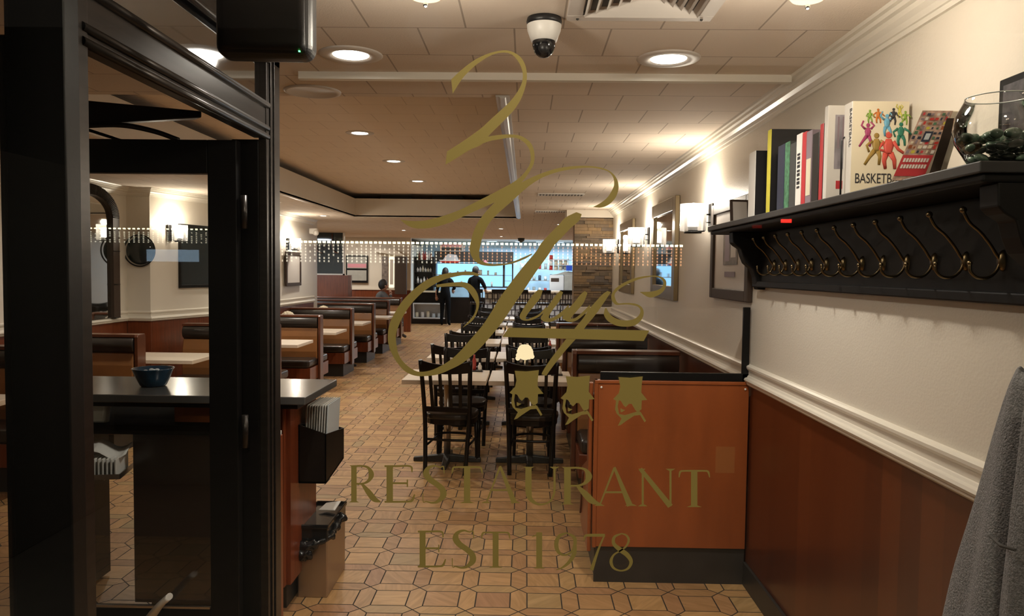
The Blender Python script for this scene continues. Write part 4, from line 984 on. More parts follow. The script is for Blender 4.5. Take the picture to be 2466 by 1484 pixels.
# ------------------------------------------------------------------ grey coat
t = thing('grey_coat', 'grey wool coat hanging at the right wall below the coat rack', 'coat', (1.055, 1.60, 0))
def drape(name, mat, cx, cyy, z0, z1, r0, r1, folds, amp, ph=0, fl=.75, n=96, m_=26):
    v = []; f = []
    for i in range(m_+1):
        u = i/m_; z = z1+(z0-z1)*u; r = r0+(r1-r0)*u**.8
        for j in range(n):
            a = 2*PI*j/n; rr = r*(1+amp*(.35+.65*u)*math.sin(folds*a+ph+.8*math.sin(2.2*u+j*.05)))+.004*noise.noise(Vector((a*2, z*5, ph)))
            v.append((cx+rr*math.cos(a)*fl*(1 if math.cos(a) < 0 else .8), cyy+rr*math.sin(a)*1.25, z+.004*math.sin(a*5)))
    for i in range(m_):
        for j in range(n): f.append((i*n+j, i*n+(j+1) % n, (i+1)*n+(j+1) % n, (i+1)*n+j))
    return M().add(v, f, True).build(name, mat, t, solid=.004)
drape('body', 'grey_wool', -.0, .0, .55, 1.455, .022, .175, 6, .16, .4, .85)
drape('sleeve', 'grey_wool', -.055, -.12, .62, 1.40, .020, .060, 2, .05, 1.0, 1.0, 40)
M().tube([(-.117, -.16, 1.13), (-.12, -.12, 1.124), (-.117, -.08, 1.13)], .003, 6).build('cuff_seam', 'cloth_grey', t)
M().tube(cr([(.03, 0, 1.44), (.03, 0, 1.49), (.055, 0, 1.52), (.085, 0, 1.50), (.085, 0, 1.47)], 4), .005, 8).build('hanger_loop', 'black_plastic', t)
hk = thing('wall_hook', 'black hook on the right wall carrying the grey coat', 'hook', (XR, 1.60, 1.49))
M().box(-.008, 0, -.015, .015, -.03, .05).build('plate', 'door_black', hk); M().tube(cr([(-.008, 0, .02), (-.05, 0, .0), (-.07, 0, .01), (-.08, 0, .04)], 4), .006, 8).build('prong', 'door_black', hk)

# ------------------------------------------------------------------ gold lettering on the front pane
YG = .8962
def zmap(o, s, pts): return [(o[0]+p[0]*s, o[1]+p[1]*s) for p in pts]
Z1 = ((820, 80), .36496); Z5 = ((1100, 420), .26954); Z2 = ((900, 560), .33017); Z3 = ((820, 1080), .36496)
GO = Vector((0, YG, 0))
def sm2(pts, n=5): return [(p.x, p.y) for p in cr([Vector((a, b, 0)) for a, b in pts], n)]
def gpt(p, k=0): return at(p[0], p[1], Y=YG-k*.00012)
def ribbon(m_, L_, R_, k, n=5):
    a, b = sm2(L_, n), sm2(R_, n); q = min(len(a), len(b)); v = []
    for i in range(q): v += [gpt(a[i], k), gpt(b[i], k)]
    m_.add(v, [(2*i, 2*i+1, 2*i+3, 2*i+2) for i in range(q-1)])
def ngon(m_, pts, k):
    from mathutils.geometry import tessellate_polygon
    v = [gpt(p, k) for p in pts]; m_.add(v, [tuple(t_) for t_ in tessellate_polygon([v])])
def gbuild(m_, name, parent, mat='gold_leaf'): return m_.build(name, mat, parent, fix=False)
logo = thing('script_sign', 'large gold flowing script reading 3 Guys painted on the front pane', 'sign')
m_ = M()
ribbon(m_, zmap(*Z1, [(730, 305), (800, 240), (880, 180), (960, 140), (1040, 117), (1100, 114), (1150, 130), (1195, 165), (1222, 220), (1230, 285), (1222, 345), (1195, 425), (1150, 500), (1090, 565), (1030, 625), (975, 680), (930, 735), (850, 772), (760, 828), (692, 868)]),
       zmap(*Z1, [(740, 400), (800, 305), (860, 240), (920, 190), (990, 148), (1050, 130), (1100, 130), (1140, 148), (1175, 190), (1197, 240), (1203, 290), (1190, 345), (1155, 405), (1110, 460), (1050, 515), (990, 570), (930, 625), (870, 670), (790, 725), (703, 780)]), 0)
ribbon(m_, zmap(*Z1, [(900, 705), (975, 683), (1040, 672), (1110, 668), (1180, 675), (1230, 700), (1265, 740), (1280, 800), (1275, 860), (1250, 910), (1215, 960), (1165, 1020), (1100, 1070), (1010, 1120), (920, 1160), (820, 1205), (720, 1250), (620, 1280), (540, 1290), (480, 1285), (430, 1262), (395, 1231)]),
       zmap(*Z1, [(900, 742), (985, 712), (1050, 700), (1110, 690), (1160, 692), (1205, 715), (1240, 755), (1255, 810), (1250, 860), (1225, 905), (1185, 950), (1130, 990), (1065, 1025), (990, 1065), (910, 1105), (800, 1160), (710, 1195), (630, 1220), (560, 1235), (490, 1240), (430, 1236), (395, 1230)]), 1)
gbuild(m_, 'numeral', logo)
m_ = M()
ribbon(m_, zmap(*Z1, [(1668, 1148), (1715, 1151), (1755, 1140), (1790, 1115), (1820, 1075), (1835, 1020), (1825, 965), (1790, 920), (1730, 890), (1640, 876), (1530, 878), (1420, 895), (1300, 935), (1195, 985), (1110, 1035), (1060, 1080), (1000, 1135), (945, 1195), (900, 1260), (870, 1335), (850, 1425)]),
       zmap(*Z1, [(1668, 1146), (1705, 1127), (1740, 1103), (1768, 1075), (1792, 1035), (1805, 1000), (1800, 955), (1775, 920), (1730, 900), (1650, 888), (1560, 893), (1450, 912), (1350, 945), (1270, 990), (1200, 1045), (1130, 1110), (1060, 1170), (1000, 1230), (960, 1290), (935, 1350), (918, 1425)]), 2)
ribbon(m_, [(1130, 598), (1134, 614), (1142, 627), (1156, 637), (1180, 641), (1213, 639), (1240, 633), (1265, 623), (1282, 613)],
       [(1155, 598), (1154, 612), (1156, 624), (1165, 631), (1183, 636), (1213, 635), (1238, 629), (1262, 619), (1280, 611)], 3)
# long stem and loop
ribbon(m_, [(1401, 516), (1394, 532), (1375, 549), (1351, 574), (1334, 592), (1321, 613), (1290, 656), (1266, 692), (1237, 735), (1210, 775), (1181, 811), (1151, 844), (1115, 874), (1085, 890), (1055, 902), (1025, 906), (999, 905), (976, 895), (959, 877), (946, 857), (936, 831), (934, 808), (938, 781), (950, 755), (969, 725), (999, 695), (1032, 672), (1065, 661), (1098, 656), (1131, 654), (1154, 660)],
       [(1388, 511), (1362, 524), (1345, 542), (1322, 565), (1302, 588), (1290, 607), (1258, 645), (1233, 677), (1204, 717), (1183, 752), (1161, 785), (1136, 814), (1110, 844), (1085, 867), (1055, 885), (1030, 894), (1006, 895), (986, 885), (969, 869), (959, 851), (954, 824), (954, 805), (958, 790), (969, 765), (986, 738), (1009, 712), (1034, 692), (1066, 675), (1098, 666), (1128, 662), (1152, 665)], 4)
ribbon(m_, [(1050, 686), (1085, 681), (1119, 680), (1138, 690), (1150, 708), (1154, 730), (1150, 750), (1138, 772), (1115, 789)],
       [(1052, 692), (1085, 690), (1112, 691), (1128, 702), (1142, 722), (1147, 735), (1144, 752), (1134, 768), (1115, 788)], 5)
gbuild(m_, 'letter', logo)
m_ = M()
def r5(L_, R_, k): ribbon(m_, zmap(*Z5, L_), zmap(*Z5, R_), k)
r5([(735, 1030), (700, 1055), (640, 1130), (590, 1210), (562, 1265), (580, 1300), (640, 1308), (720, 1280), (800, 1215)], [(768, 1038), (742, 1110), (695, 1170), (650, 1225), (618, 1275), (625, 1295), (660, 1285), (735, 1250), (800, 1180)], 0)
r5([(925, 1040), (885, 1080), (825, 1165), (775, 1240), (750, 1290), (790, 1318), (850, 1315), (930, 1275), (1000, 1215)], [(950, 1055), (912, 1140), (865, 1200), (828, 1258), (825, 1285), (850, 1282), (885, 1265), (945, 1220), (1000, 1165)], 1)
gbuild(m_, 'letter', logo); m_ = M()
r5([(1145, 1042), (1105, 1075), (1045, 1150), (985, 1215), (945, 1275), (960, 1300), (1010, 1318), (1080, 1300), (1190, 1205)], [(1168, 1060), (1132, 1150), (1082, 1210), (1035, 1265), (1020, 1288), (1030, 1290), (1065, 1280), (1120, 1235), (1190, 1165)], 2)
ribbon(m_, zmap(*Z5, [(1345, 1042), (1300, 1075), (1230, 1150), (1175, 1215), (1130, 1285), (1060, 1370)])+zmap(*Z2, [(1370, 820), (1290, 925), (1235, 1010), (1224, 1036)]),
       zmap(*Z5, [(1378, 1052), (1332, 1120), (1272, 1210), (1215, 1285), (1160, 1350), (1110, 1420)])+zmap(*Z2, [(1440, 815), (1375, 890), (1305, 980), (1258, 1046)]), 3)
gbuild(m_, 'letter', logo); m_ = M()
r5([(1325, 1195), (1315, 1255), (1350, 1310), (1420, 1350), (1505, 1362), (1590, 1350), (1650, 1300), (1670, 1240), (1655, 1190), (1610, 1160), (1550, 1150), (1490, 1150), (1440, 1150), (1415, 1108), (1412, 1070), (1440, 1035), (1490, 1000), (1560, 965), (1640, 935), (1740, 915), (1800, 922), (1838, 950), (1845, 985), (1820, 1020), (1765, 1043), (1700, 1050), (1635, 1051)],
   [(1337, 1195), (1362, 1240), (1400, 1275), (1460, 1300), (1530, 1305), (1590, 1290), (1630, 1255), (1640, 1215), (1620, 1185), (1575, 1170), (1520, 1163), (1470, 1165), (1420, 1165), (1388, 1130), (1382, 1080), (1410, 1030), (1465, 985), (1550, 942), (1640, 916), (1740, 905), (1812, 911), (1862, 940), (1872, 985), (1850, 1040), (1795, 1083), (1720, 1100), (1640, 1056)], 4)
gbuild(m_, 'letter', logo)
m_ = M(); ngon(m_, zmap(*Z2, [(985, 695), (2010, 715), (1970, 792), (938, 762)]), 6); gbuild(m_, 'underline', logo)
HAT = [(1785, 1055), (1870, 1060), (1962, 1050), (1955, 1110), (1952, 1168), (1995, 1222), (1955, 1226), (1953, 1290), (1925, 1312), (1908, 1296), (1882, 1252), (1862, 1250), (1838, 1275), (1822, 1262), (1803, 1230), (1788, 1224), (1780, 1270), (1790, 1325), (1832, 1333), (1935, 1303), (1950, 1313), (1987, 1375), (1975, 1385), (1943, 1332), (1900, 1337), (1842, 1375), (1802, 1405), (1780, 1411), (1808, 1358), (1772, 1322), (1760, 1290), (1768, 1227), (1747, 1215), (1788, 1172), (1798, 1125)]
for i, (dx, dy) in enumerate(((-757, -46), (-384, -6), (0, 0))):
    t = thing('profile_emblem', ('leftmost', 'middle', 'rightmost')[i]+' of the three gold hatted profile emblems on the pane', 'emblem', group='gold hatted profiles on the pane')
    m_ = M(); ngon(m_, zmap(*Z2, [(x+dx, y+dy) for x, y in HAT]), 7); gbuild(m_, 'profile', t)
    m_ = M(); ngon(m_, zmap(*Z2, [(x+dx, y+dy) for x, y in ((1800, 1283), (1818, 1292), (1835, 1296), (1808, 1312), (1800, 1308))]), 7); gbuild(m_, 'moustache', t)
# serif capitals: strokes in a unit-high box
TK, TN = .15, .052
def ser(x, y, w, up): return ([(x-w/2, y), (x+w/2, y), (x+w*.18, y+up*.05), (x-w*.18, y+up*.05)],)
GL = {
 'R': dict(w=.86, p=[[(.12, 0), (.12, 1)], ], s=[(.12, 0, .30, 1), (.12, 1, .26, -1)], c=[[(.12, .975, TN), (.35, .98, TN), (.52, .93, .07), (.60, .76, TK), (.54, .60, .09), (.38, .51, .05), (.12, .50, TN)], [(.34, .50, .06), (.52, .28, TK), (.68, .09, TK), (.86, .01, .03)]]),
 'E': dict(w=.74, p=[[(.14, 0), (.14, 1)]], s=[], c=[[(.02, .02, TN), (.30, .02, TN), (.56, .025, .05), (.66, .06, .06), (.72, .22, .03)], [(.02, .98, TN), (.30, .98, TN), (.62, .975, .05), (.66, .82, .03)], [(.14, .52, TN), (.54, .52, TN)], [(.55, .42, .03), (.55, .62, .03)]]),
 'S': dict(w=.58, p=[], s=[], c=[[(.54, .78, .02), (.52, .97, .03), (.44, .95, .03), (.30, .99, .05), (.15, .93, .09), (.10, .78, TK), (.20, .62, TK), (.36, .50, .14), (.50, .35, TK), (.51, .18, TK), (.38, .04, .08), (.24, .005, .05), (.10, .04, .03), (.03, .03, .02), (.02, .26, .02)]]),
 'T': dict(w=.76, p=[[(.38, 0), (.38, 1)]], s=[(.38, 0, .36, 1)], c=[[(.02, .80, .02), (.05, .95, .05), (.14, .975, .045), (.38, .975, TN), (.62, .975, .045), (.71, .95, .05), (.745, .80, .02)]]),
 'A': dict(w=.92, p=[], s=[(.10, 0, .24, 1), (.82, 0, .28, 1)], c=[[(.10, .0, .035), (.44, 1.0, .05)], [(.44, 1.02, .06), (.80, 0, .14)], [(.22, .36, TN), (.66, .36, TN)]]),
 'U': dict(w=.92, p=[], s=[(.15, 1, .28, -1), (.78, 1, .24, -1)], c=[[(.15, 1, TK), (.15, .35, TK), (.20, .13, .11), (.35, .01, .07), (.50, -.005, .05), (.67, .07, .045), (.76, .25, TN), (.78, .45, TN), (.78, 1, TN)]]),
 'N': dict(w=.94, p=[], s=[(.12, 0, .24, 1), (.80, 1, .24, -1), (.10, 1, .18, -1)], c=[[(.12, 0, TN), (.12, .95, TN)], [(.06, 1, .10), (.80, .0, .14)], [(.80, 0, TN), (.80, 1, TN)]]),
 '1': dict(w=.34, p=[[(.19, 0), (.19, .98)]], s=[(.19, 0, .32, 1)], c=[[(.0, .86, .02), (.10, .90, .04), (.20, .97, .06)]]),
 '9': dict(w=.60, p=[], s=[], c=[[(.34, .99, .03), (.14, .90, .09), (.06, .68, .11), (.12, .46, .09), (.28, .38, .05), (.44, .46, .05), (.54, .66, .08), (.52, .86, .09), (.34, .985, .03)], [(.54, .66, .09), (.52, .42, .11), (.40, .20, .09), (.22, .04, .05), (.06, -.02, .02)]]),
 '7': dict(w=.60, p=[], s=[], c=[[(.02, .80, .02), (.05, .93, .06), (.20, .95, .08), (.58, .95, .08)], [(.57, .96, .04), (.40, .55, .06), (.22, .0, .10)]]),
 '8': dict(w=.60, p=[], s=[], c=[[(.32, .99, .03), (.14, .90, .07), (.12, .72, .09), (.28, .56, .12), (.46, .42, .12), (.56, .24, .09), (.48, .06, .06), (.30, 0, .04), (.12, .07, .06), (.05, .24, .08), (.12, .42, .05), (.30, .54, .04), (.44, .66, .05), (.50, .82, .06), (.44, .94, .05), (.32, .99, .03)]]),
}
def glyph(ch, x0, x1, yt, yb, parent, mat):
    g = GL[ch]; h = yb-yt; mm = M(); k = [0]
    def mp(x, y): return (x0+(x1-x0)*x/g['w'], yb-y*h)
    def stroke(pts):
        P_ = cr([Vector((a, b, w_)) for a, b, w_ in pts], 5 if len(pts) > 2 else 1); v = []
        for i, p in enumerate(P_):
            d = P_[min(i+1, len(P_)-1)]-P_[max(i-1, 0)]; d.z = 0; d.normalize(); w_ = p.z/2
            for s in (-1, 1): v.append(gpt(mp(p.x-d.y*w_*s, p.y+d.x*w_*s), k[0]*.35))
        mm.add(v, [(2*i, 2*i+1, 2*i+3, 2*i+2) for i in range(len(P_)-1)]); k[0] += 1
    for (a, b) in g['p']: stroke([(a[0], a[1], TK), (b[0], b[1], TK)])
    for c_ in g['c']: stroke(c_)
    for x, y, w_, up in g['s']:
        mm.add([gpt(mp(*p), k[0]*.35) for p in ser(x, y, w_, up)[0]], [(0, 1, 2, 3)]); k[0] += 1
    return gbuild(mm, 'letter', parent, mat)
t = thing('lettering', 'gold serif word RESTAURANT on the front pane below the profiles', 'sign')
for ch, a, b, y0, y1 in (('R', 60, 265, 112, 357), ('E', 285, 495, 113, 358), ('S', 538, 695, 113, 361), ('T', 730, 940, 118, 362), ('A', 935, 1180, 122, 362), ('U', 1200, 1450, 122, 368), ('R', 1462, 1715, 124, 371), ('A', 1680, 1945, 130, 380), ('N', 1962, 2215, 135, 383), ('T', 2228, 2440, 143, 388)):
    (p0, p1) = zmap(*Z3, [(a, y0), (b, y1)]); glyph(ch, p0[0], p1[0], p0[1], p1[1], t, 'gold_leaf')
t = thing('lettering', 'dark gold serif line EST 1978 low on the front pane', 'sign')
for ch, a, b, y0, y1 in (('E', 505, 698, 545, 785), ('S', 732, 890, 540, 790), ('T', 925, 1122, 550, 788), ('1', 1262, 1350, 550, 793), ('9', 1408, 1562, 555, 797), ('7', 1602, 1750, 562, 804), ('8', 1772, 1928, 560, 808)):
    (p0, p1) = zmap(*Z3, [(a, y0), (b, y1)]); glyph(ch, p0[0], p1[0], p0[1], p1[1], t, 'gold_leaf')

# ------------------------------------------------------------------ the far end: partition, back wall, bar and kitchen
t = thing('panelled_divider', 'dark red panelled divider with smoked glass above, beyond the left booths', 'divider', (-5.05, 17.4, 0))
M().box(0, 1.02, 0, .08, 0, 1.50).build('wood_panel', 'red_wood', t, bevel=.004)
M().box(0, .86, .03, .05, 1.52, HC-.01).build('smoked_glass', 'dark_mirror', t)
M().box(.86, .89, .0, .08, 1.5, HC-.01).box(.0, .89, 0, .08, 1.50, 1.53).build('frame', 'cream_wall', t)
M().box(.98, 1.05, -.01, .09, 0, 1.50).build('end_post', 'wood_rim', t)
for i, (x0, x1) in enumerate(((.25, .30), (.62, .66))): M().tube(cr([(x0, -.01, 2.45), (x0, -.02, 2.15), (x0+.06, -.03, 2.03), (x0+.14, -.02, 2.0)], 4), .012, 6).build('cable', 'wood_rim', t)
# framed cabinet and wall panel on the back wall
t = thing('framed_picture', 'large black framed pale picture on the back wall left of the seated person', 'picture', (-4.72, 19.93, 1.28))
M().box(0, .58, 0, .04, 0, .72).build('frame', 'door_black', t); M().box(.035, .545, -.004, 0, .06, .33).box(.035, .545, -.004, 0, .38, .685).build('picture', 'machine_grey', t); M().box(.05, .54, -.008, -.004, .40, .50).build('red_band', 'pink', t)
# lit alcove
t = thing('lit_alcove', 'warm lit alcove with a cream canopy and dark side panels on the back wall', 'alcove', (-3.95, 19.70, 0))
M().add([(0, 0, 2.10), (.85, 0, 1.98), (.85, .25, 1.98), (0, .25, 2.10), (.1, 0, 2.16), (.55, 0, 2.16), (.55, .25, 2.16), (.1, .25, 2.16)], [(0, 1, 5, 4), (1, 2, 6, 5), (2, 3, 7, 6), (3, 0, 4, 7), (4, 5, 6, 7), (0, 3, 2, 1)]).build('canopy', 'cream_trim', t)
M().box(.22, .38, 0, .12, 1.15, 1.98).build('side_panel', 'print_dark', t); M().box(.56, .86, 0, .12, 1.0, 1.98).build('side_panel', 'frame_brown', t)
M().box(.38, .56, .05, .10, 1.15, 1.98).build('lit_panel', 'warm_lit', t); M().box(.43, .51, .03, .05, 1.25, 1.9).build('glass_tube', 'mat_board', t)
M().box(.38, .40, .02, .06, 1.15, 1.98).box(.54, .56, .02, .06, 1.15, 1.98).box(.38, .56, .02, .06, 1.13, 1.17).build('frame', 'cream_trim', t)
# back bar shelving
YB = 23.5
def P_at(px, py, Y=YB): return at(px, py, Y=Y)
a, b_ = P_at(996, 605), P_at(1046, 775)
t = thing('bar_shelving', 'tall black back bar shelving unit with bottles', 'shelf unit', (a.x, YB, 0)); wS = P_at(1046, 700).x-a.x-.02
sh = [P_at(1020, y).z for y in (626, 655, 682)]
c = M().box(0, .03, 0, .35, .98, 2.05).box(wS-.03, wS, 0, .35, .98, 2.05).box(0, wS, .32, .35, .98, 2.05); c.build('carcass', 'black_base', t)
for z in sh: M().box(0, wS, 0, .34, z-.015, z).build('shelf', 'black_base', t)
rr = random.Random(5)
for r, z in enumerate(sh):
    n_ = (8, 6, 5)[r]
    for i in range(n_):
        x = a.x+.07+(wS-.14)*(i+.5)/n_; h = rr.uniform(.20, .30) if r == 0 else rr.uniform(.12, .2)
        m2 = rr.choice(['bottle_amber', 'bottle_red', 'bottle_green', 'white_paint', 'bottle_amber']) if r == 0 else rr.choice(['white_paint', 'paper', 'bottle_amber', 'book_cream'])
        q = M().lathe([(0, 0), (.034, 0), (.036, h*.62), (.013, h*.8), (.013, h), (0, h)], 12, (0, 0, 0)).build('bottle', m2, None, loc=(x, YB+.12, z))
        tag(q, ('slim bottle on the top shelf of the black back bar unit', 'pale container on the middle shelf of the black back bar unit', 'container on the lowest shelf of the black back bar unit')[r], 'bottle', ('bottles on the top bar shelf', 'containers on the middle bar shelf', 'containers on the lowest bar shelf')[r])
a = P_at(1000, 716); b_ = P_at(1062, 775)
t = thing('service_cabinet', 'dark service cabinet with a pale open display niche at the bar', 'cabinet', (a.x-.12, YB-.5, 0)); w1 = 1.15
M().box(0, w1, 0, .5, 0, .16).box(0, .12, 0, .5, .16, .98).box(w1-.05, w1, 0, .5, .16, .98).box(0, w1, .46, .5, .16, .98).build('carcass', 'black_wood', t)
M().box(-.02, w1+.02, -.03, .52, .96, 1.0).build('worktop', 'book_cream', t)
M().box(.12, w1-.05, .40, .45, .18, .60).box(.12, .15, 0, .45, .18, .60).box(.12, w1-.05, 0, .45, .16, .19).box(.12, w1-.05, 0, .45, .60, .63).build('display_niche', 'kitchen_white', t)
for i in range(5):
    q = M().cyl((0, 0), .05, 0, rr.uniform(.1, .2), 12).build('jar', rr.choice(['paper', 'paper_blue', 'book_cream']), None, loc=(a.x+.10+i*.17, YB-.3, .19)); tag(q, 'pale jar inside the display niche at the bar', 'jar', 'jars in the display niche')
# pass-through to the kitchen
X0, X1 = P_at(1046, 640).x, P_at(1236, 640).x
zt0, zt1, zm, zb = P_at(1140, 606).z, P_at(1140, 632).z, P_at(1140, 662).z, P_at(1140, 690).z
t = thing('kitchen_pass', 'black framed kitchen pass with lit blue shelves behind it', 'kitchen counter', (X0, YB, 0)); WP = X1-X0
M().box(0, WP, 0, .12, zt1, zt0).build('header_panel', 'black_base', t)
M().box(WP-.32, WP-.26, 0, .4, zb, zt1).box(WP-.04, WP, 0, .4, zb-.1, zt1).box(0, .05, 0, .4, zb, zt1).build('post', 'black_base', t)
M().box(0, WP-.28, .0, .4, zm-.02, zm).build('shelf', 'steel', t); M().box(0, WP, -.1, .4, zb-.03, zb).build('shelf', 'black_wood', t)
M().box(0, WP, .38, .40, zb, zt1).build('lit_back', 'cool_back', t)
M().box(.5, WP, 0, .4, .0, .80).build('counter_base', 'black_wood', t)
for z in (zb, zb+.17, zb+.34): M().box(WP-.26, WP-.04, .2, .36, z, z+.012).build('shelf', 'machine_grey', t)
for i in range(16):
    x = X0+.12+i*.118; z = zm if i % 2 else zb; h = rr.uniform(.06, .16)
    if X0+WP-.36 < x: break
    q = M().cyl((0, 0), rr.uniform(.025, .05), 0, h, 10).build('container', rr.choice(['white_paint', 'black_base', 'book_cream', 'paper', 'navy']), None, loc=(x, YB+.2, z+.001))
    tag(q, 'small container on the lit shelves of the kitchen pass', 'container', 'containers in the kitchen pass')
# model ship on the header
p = P_at(1075, 638)
t = thing('model_ship', 'white model ship with a red hull above the kitchen pass', 'model ship', (P_at(1060, 636).x, YB-.16, zt1-.02))
M().prism([(0, .05), (.62, .05), (.56, 0), (.08, 0)], .1, 'y').build('hull', 'red_paint', t)
M().prism([(-.02, .085), (.64, .085), (.62, .05), (.0, .05)], .1, 'y').build('upper_hull', 'white_paint', t)
M().prism([(.10, .085), (.58, .085), (.52, .24), (.26, .27), (.16, .17)], .07, 'y', .015).build('superstructure', 'kitchen_white', t)
M().box(.30, .36, .02, .08, .12, .26).build('funnel', 'red_paint', t)
t = thing('pink_cake_stand', 'small pink cake on a stand above the kitchen pass', 'cake', (P_at(1169, 634).x, YB-.14, zt1-.02))
M().cyl((0, 0), .09, 0, .012, 16).build('plate', 'white_paint', t); M().lathe([(.06, .012), (.06, .05), (.03, .09), (0, .1)], 16).build('cake', 'pink', t)
for o_ in ('model_ship', 'pink_cake_stand'): pass
M_ = M().box(0, WP, -.26, 0, zt1-.045, zt1-.02).build('ledge', 'black_base', bpy.data.objects['kitchen_pass'])
# framed photograph strip above the shelving
t = thing('menu_board', 'pale menu board under the ceiling above the back bar', 'sign', (P_at(1060, 600).x, YB-.05, P_at(1100, 606).z)); M().box(0, .72, 0, .03, 0, .26).build('board', 'mat_board', t); M().box(.05, .67, -.004, 0, .03, .12).build('print', 'book_grey', t); M().box(.05, .67, -.004, 0, .14, .22).build('red_print', 'pink', t)
# bar counter with white tiled front
xa, xb = -1.2, 1.55
t = thing('bar_counter', 'white tiled bar counter with a dark top in front of the kitchen', 'bar counter', (xa, 22.6, 0))
M().box(0, xb-xa, 0, .08, .12, 1.02).build('tiled_front', 'white_tile', t); M().box(0, xb-xa, -.02, .5, 0, .12).build('plinth', 'black_base', t); M().box(-.05, xb-xa+.05, -.22, .5, 1.02, 1.06).build('counter_top', 'table_top', t)
# bar stools
def stool(label, x, y):
    t = thing('bar_stool', label, 'stool', (x, y, 0), 0, 'bar stools along the counter')
    for s in (-1, 1):
        for q in (-1, 1): M().tube([(s*.19, q*.19, 0), (s*.15, q*.15, .72)], .016, 6).build('leg', 'black_wood', t)
        M().tube([(s*.17, -.17, .72), (s*.18, -.21, 1.12)], .014, 6).build('post', 'black_wood', t)
    M().box(-.18, .18, -.22, -.20, 1.03, 1.13).build('crest_rail', 'black_wood', t); M().box(-.17, .17, -.17, -.15, .25, .28).box(-.17, .17, .15, .17, .25, .28).build('footrest', 'black_wood', t)
    for i in range(4): M().box(-.12+i*.075, -.10+i*.075, -.21, -.195, .74, 1.04).build('slat', 'black_wood', t)
    M().cyl((0, 0), .20, .71, .77, 20).build('seat', 'vinyl_black', t, bevel=.01)
for i in range(5): stool(f'black slat back bar stool at the tiled counter, {["first", "second", "third", "fourth", "last"][i]} from the left', -1.35+i*.62, 21.0)
# tall steel ice machine, boxes and blue tub
xm = at(1324, 700, Y=23.3).x
t = thing('ice_machine', 'tall pale steel machine with a brown label at the right of the bar', 'machine', (xm, 23.3, 0)); wm = at(1386, 700, Y=23.3).x-xm
zm0, zm1 = at(1340, 722, Y=23.3).z, at(1340, 663, Y=23.3).z
M().box(0, wm*.55, 0, .6, zm0, zm1).build('door_panel', 'kitchen_white', t, bevel=.03); M().box(wm*.55, wm, .03, .6, zm0, zm1+.02).build('cabinet_body', 'machine_grey', t, bevel=.02); M().box(.03, wm*.35, -.006, 0, zm1-.2, zm1-.09).build('brown_label', 'frame_brown', t); M().box(0, wm, 0, .6, 0, zm0).build('base', 'black_base', t)
M().prism([(0, zm1), (wm, zm1+.02), (wm, zm1+.10), (wm*.6, zm1+.12), (wm*.3, zm1+.04)], .5, 'y', .05).build('hood', 'machine_grey', t)
zz = at(1340, 660, Y=23.3).z+.02
for i in range(9):
    x = xm+.04+(i % 4)*.15; z = zz+.10+(i//4)*.16
    q = M().cyl((0, 0), .055, 0, .14, 12).build('container', rr.choice(['white_paint', 'red_paint', 'book_cream', 'paper', 'machine_grey']), None, loc=(x, 23.65, z)); tag(q, 'container stacked on the shelf above the pale steel machine', 'container', 'containers above the machine')
for k in range(3): tag(M().box(xm-.02, xm+wm, 23.5, 23.8, zz+.085+k*.16, zz+.10+k*.16).build('wall_shelf', 'kitchen_white'), ('lowest', 'middle', 'top')[k]+' pale wall shelf above the steel machine', 'shelf')
p = at(1371, 650, Y=23.2); tag(M().box(-.09, .09, 0, .15, 0, .16).build('blue_tub', 'blue_box', None, bevel=.01, loc=(p.x, 23.25, zm1+.14)), 'bright blue tub on top of the pale steel machine', 'tub')
# kitchen ceiling fittings
for i, (px, py) in enumerate(((1190, 590), (1205, 596), (1250, 588), (1290, 600), (1340, 592))):
    p = at(px, py, Z=2.69); t = thing('kitchen_ceiling_lamp', ('first', 'second', 'third', 'fourth', 'fifth')[i]+' round bright ceiling lamp over the kitchen, counted from the left', 'ceiling light', (p.x, min(p.y, 27.5), 2.70)); M().lathe([(0, -.02), (.10, -.02), (.12, 0)], 20).build('lens', 'cool_glow', t); M().lathe([(.12, 0), (.14, -.01), (.15, 0)], 20).build('rim', 'white_paint', t)
p = at(1255, 588, Z=2.6); t = thing('security_camera', 'small black dome camera on the ceiling in front of the kitchen', 'camera', (at(1255, 590, Y=19.5).x, 19.5, HC)); M().lathe([(0, 0), (.09, 0), (.08, -.07), (0, -.12)], 16).build('housing', 'black_plastic', t)
# service shelves inside the kitchen
t = thing('kitchen_shelving', 'steel kitchen shelving with bottles and white containers', 'shelf unit', (-.2, 26.5, 0))
for z in (.9, 1.3, 1.7, 2.05): M().box(0, 1.7, 0, .4, z, z+.02).build('shelf', 'steel', t)
for x in (0, 1.68): M().box(x, x+.02, 0, .02, 0, 2.1).build('post', 'steel', t)
for i in range(24):
    q = M().cyl((0, 0), .05, 0, rr.uniform(.12, .28), 10).build('container', rr.choice(['white_paint', 'navy', 'book_cream', 'machine_grey', 'red_paint', 'paper']), None, loc=(-.1+(i % 8)*.2, 26.7, (.92, 1.32, 1.72)[i//8])); tag(q, 'container on the steel shelving inside the kitchen', 'container', 'containers on the kitchen shelving')

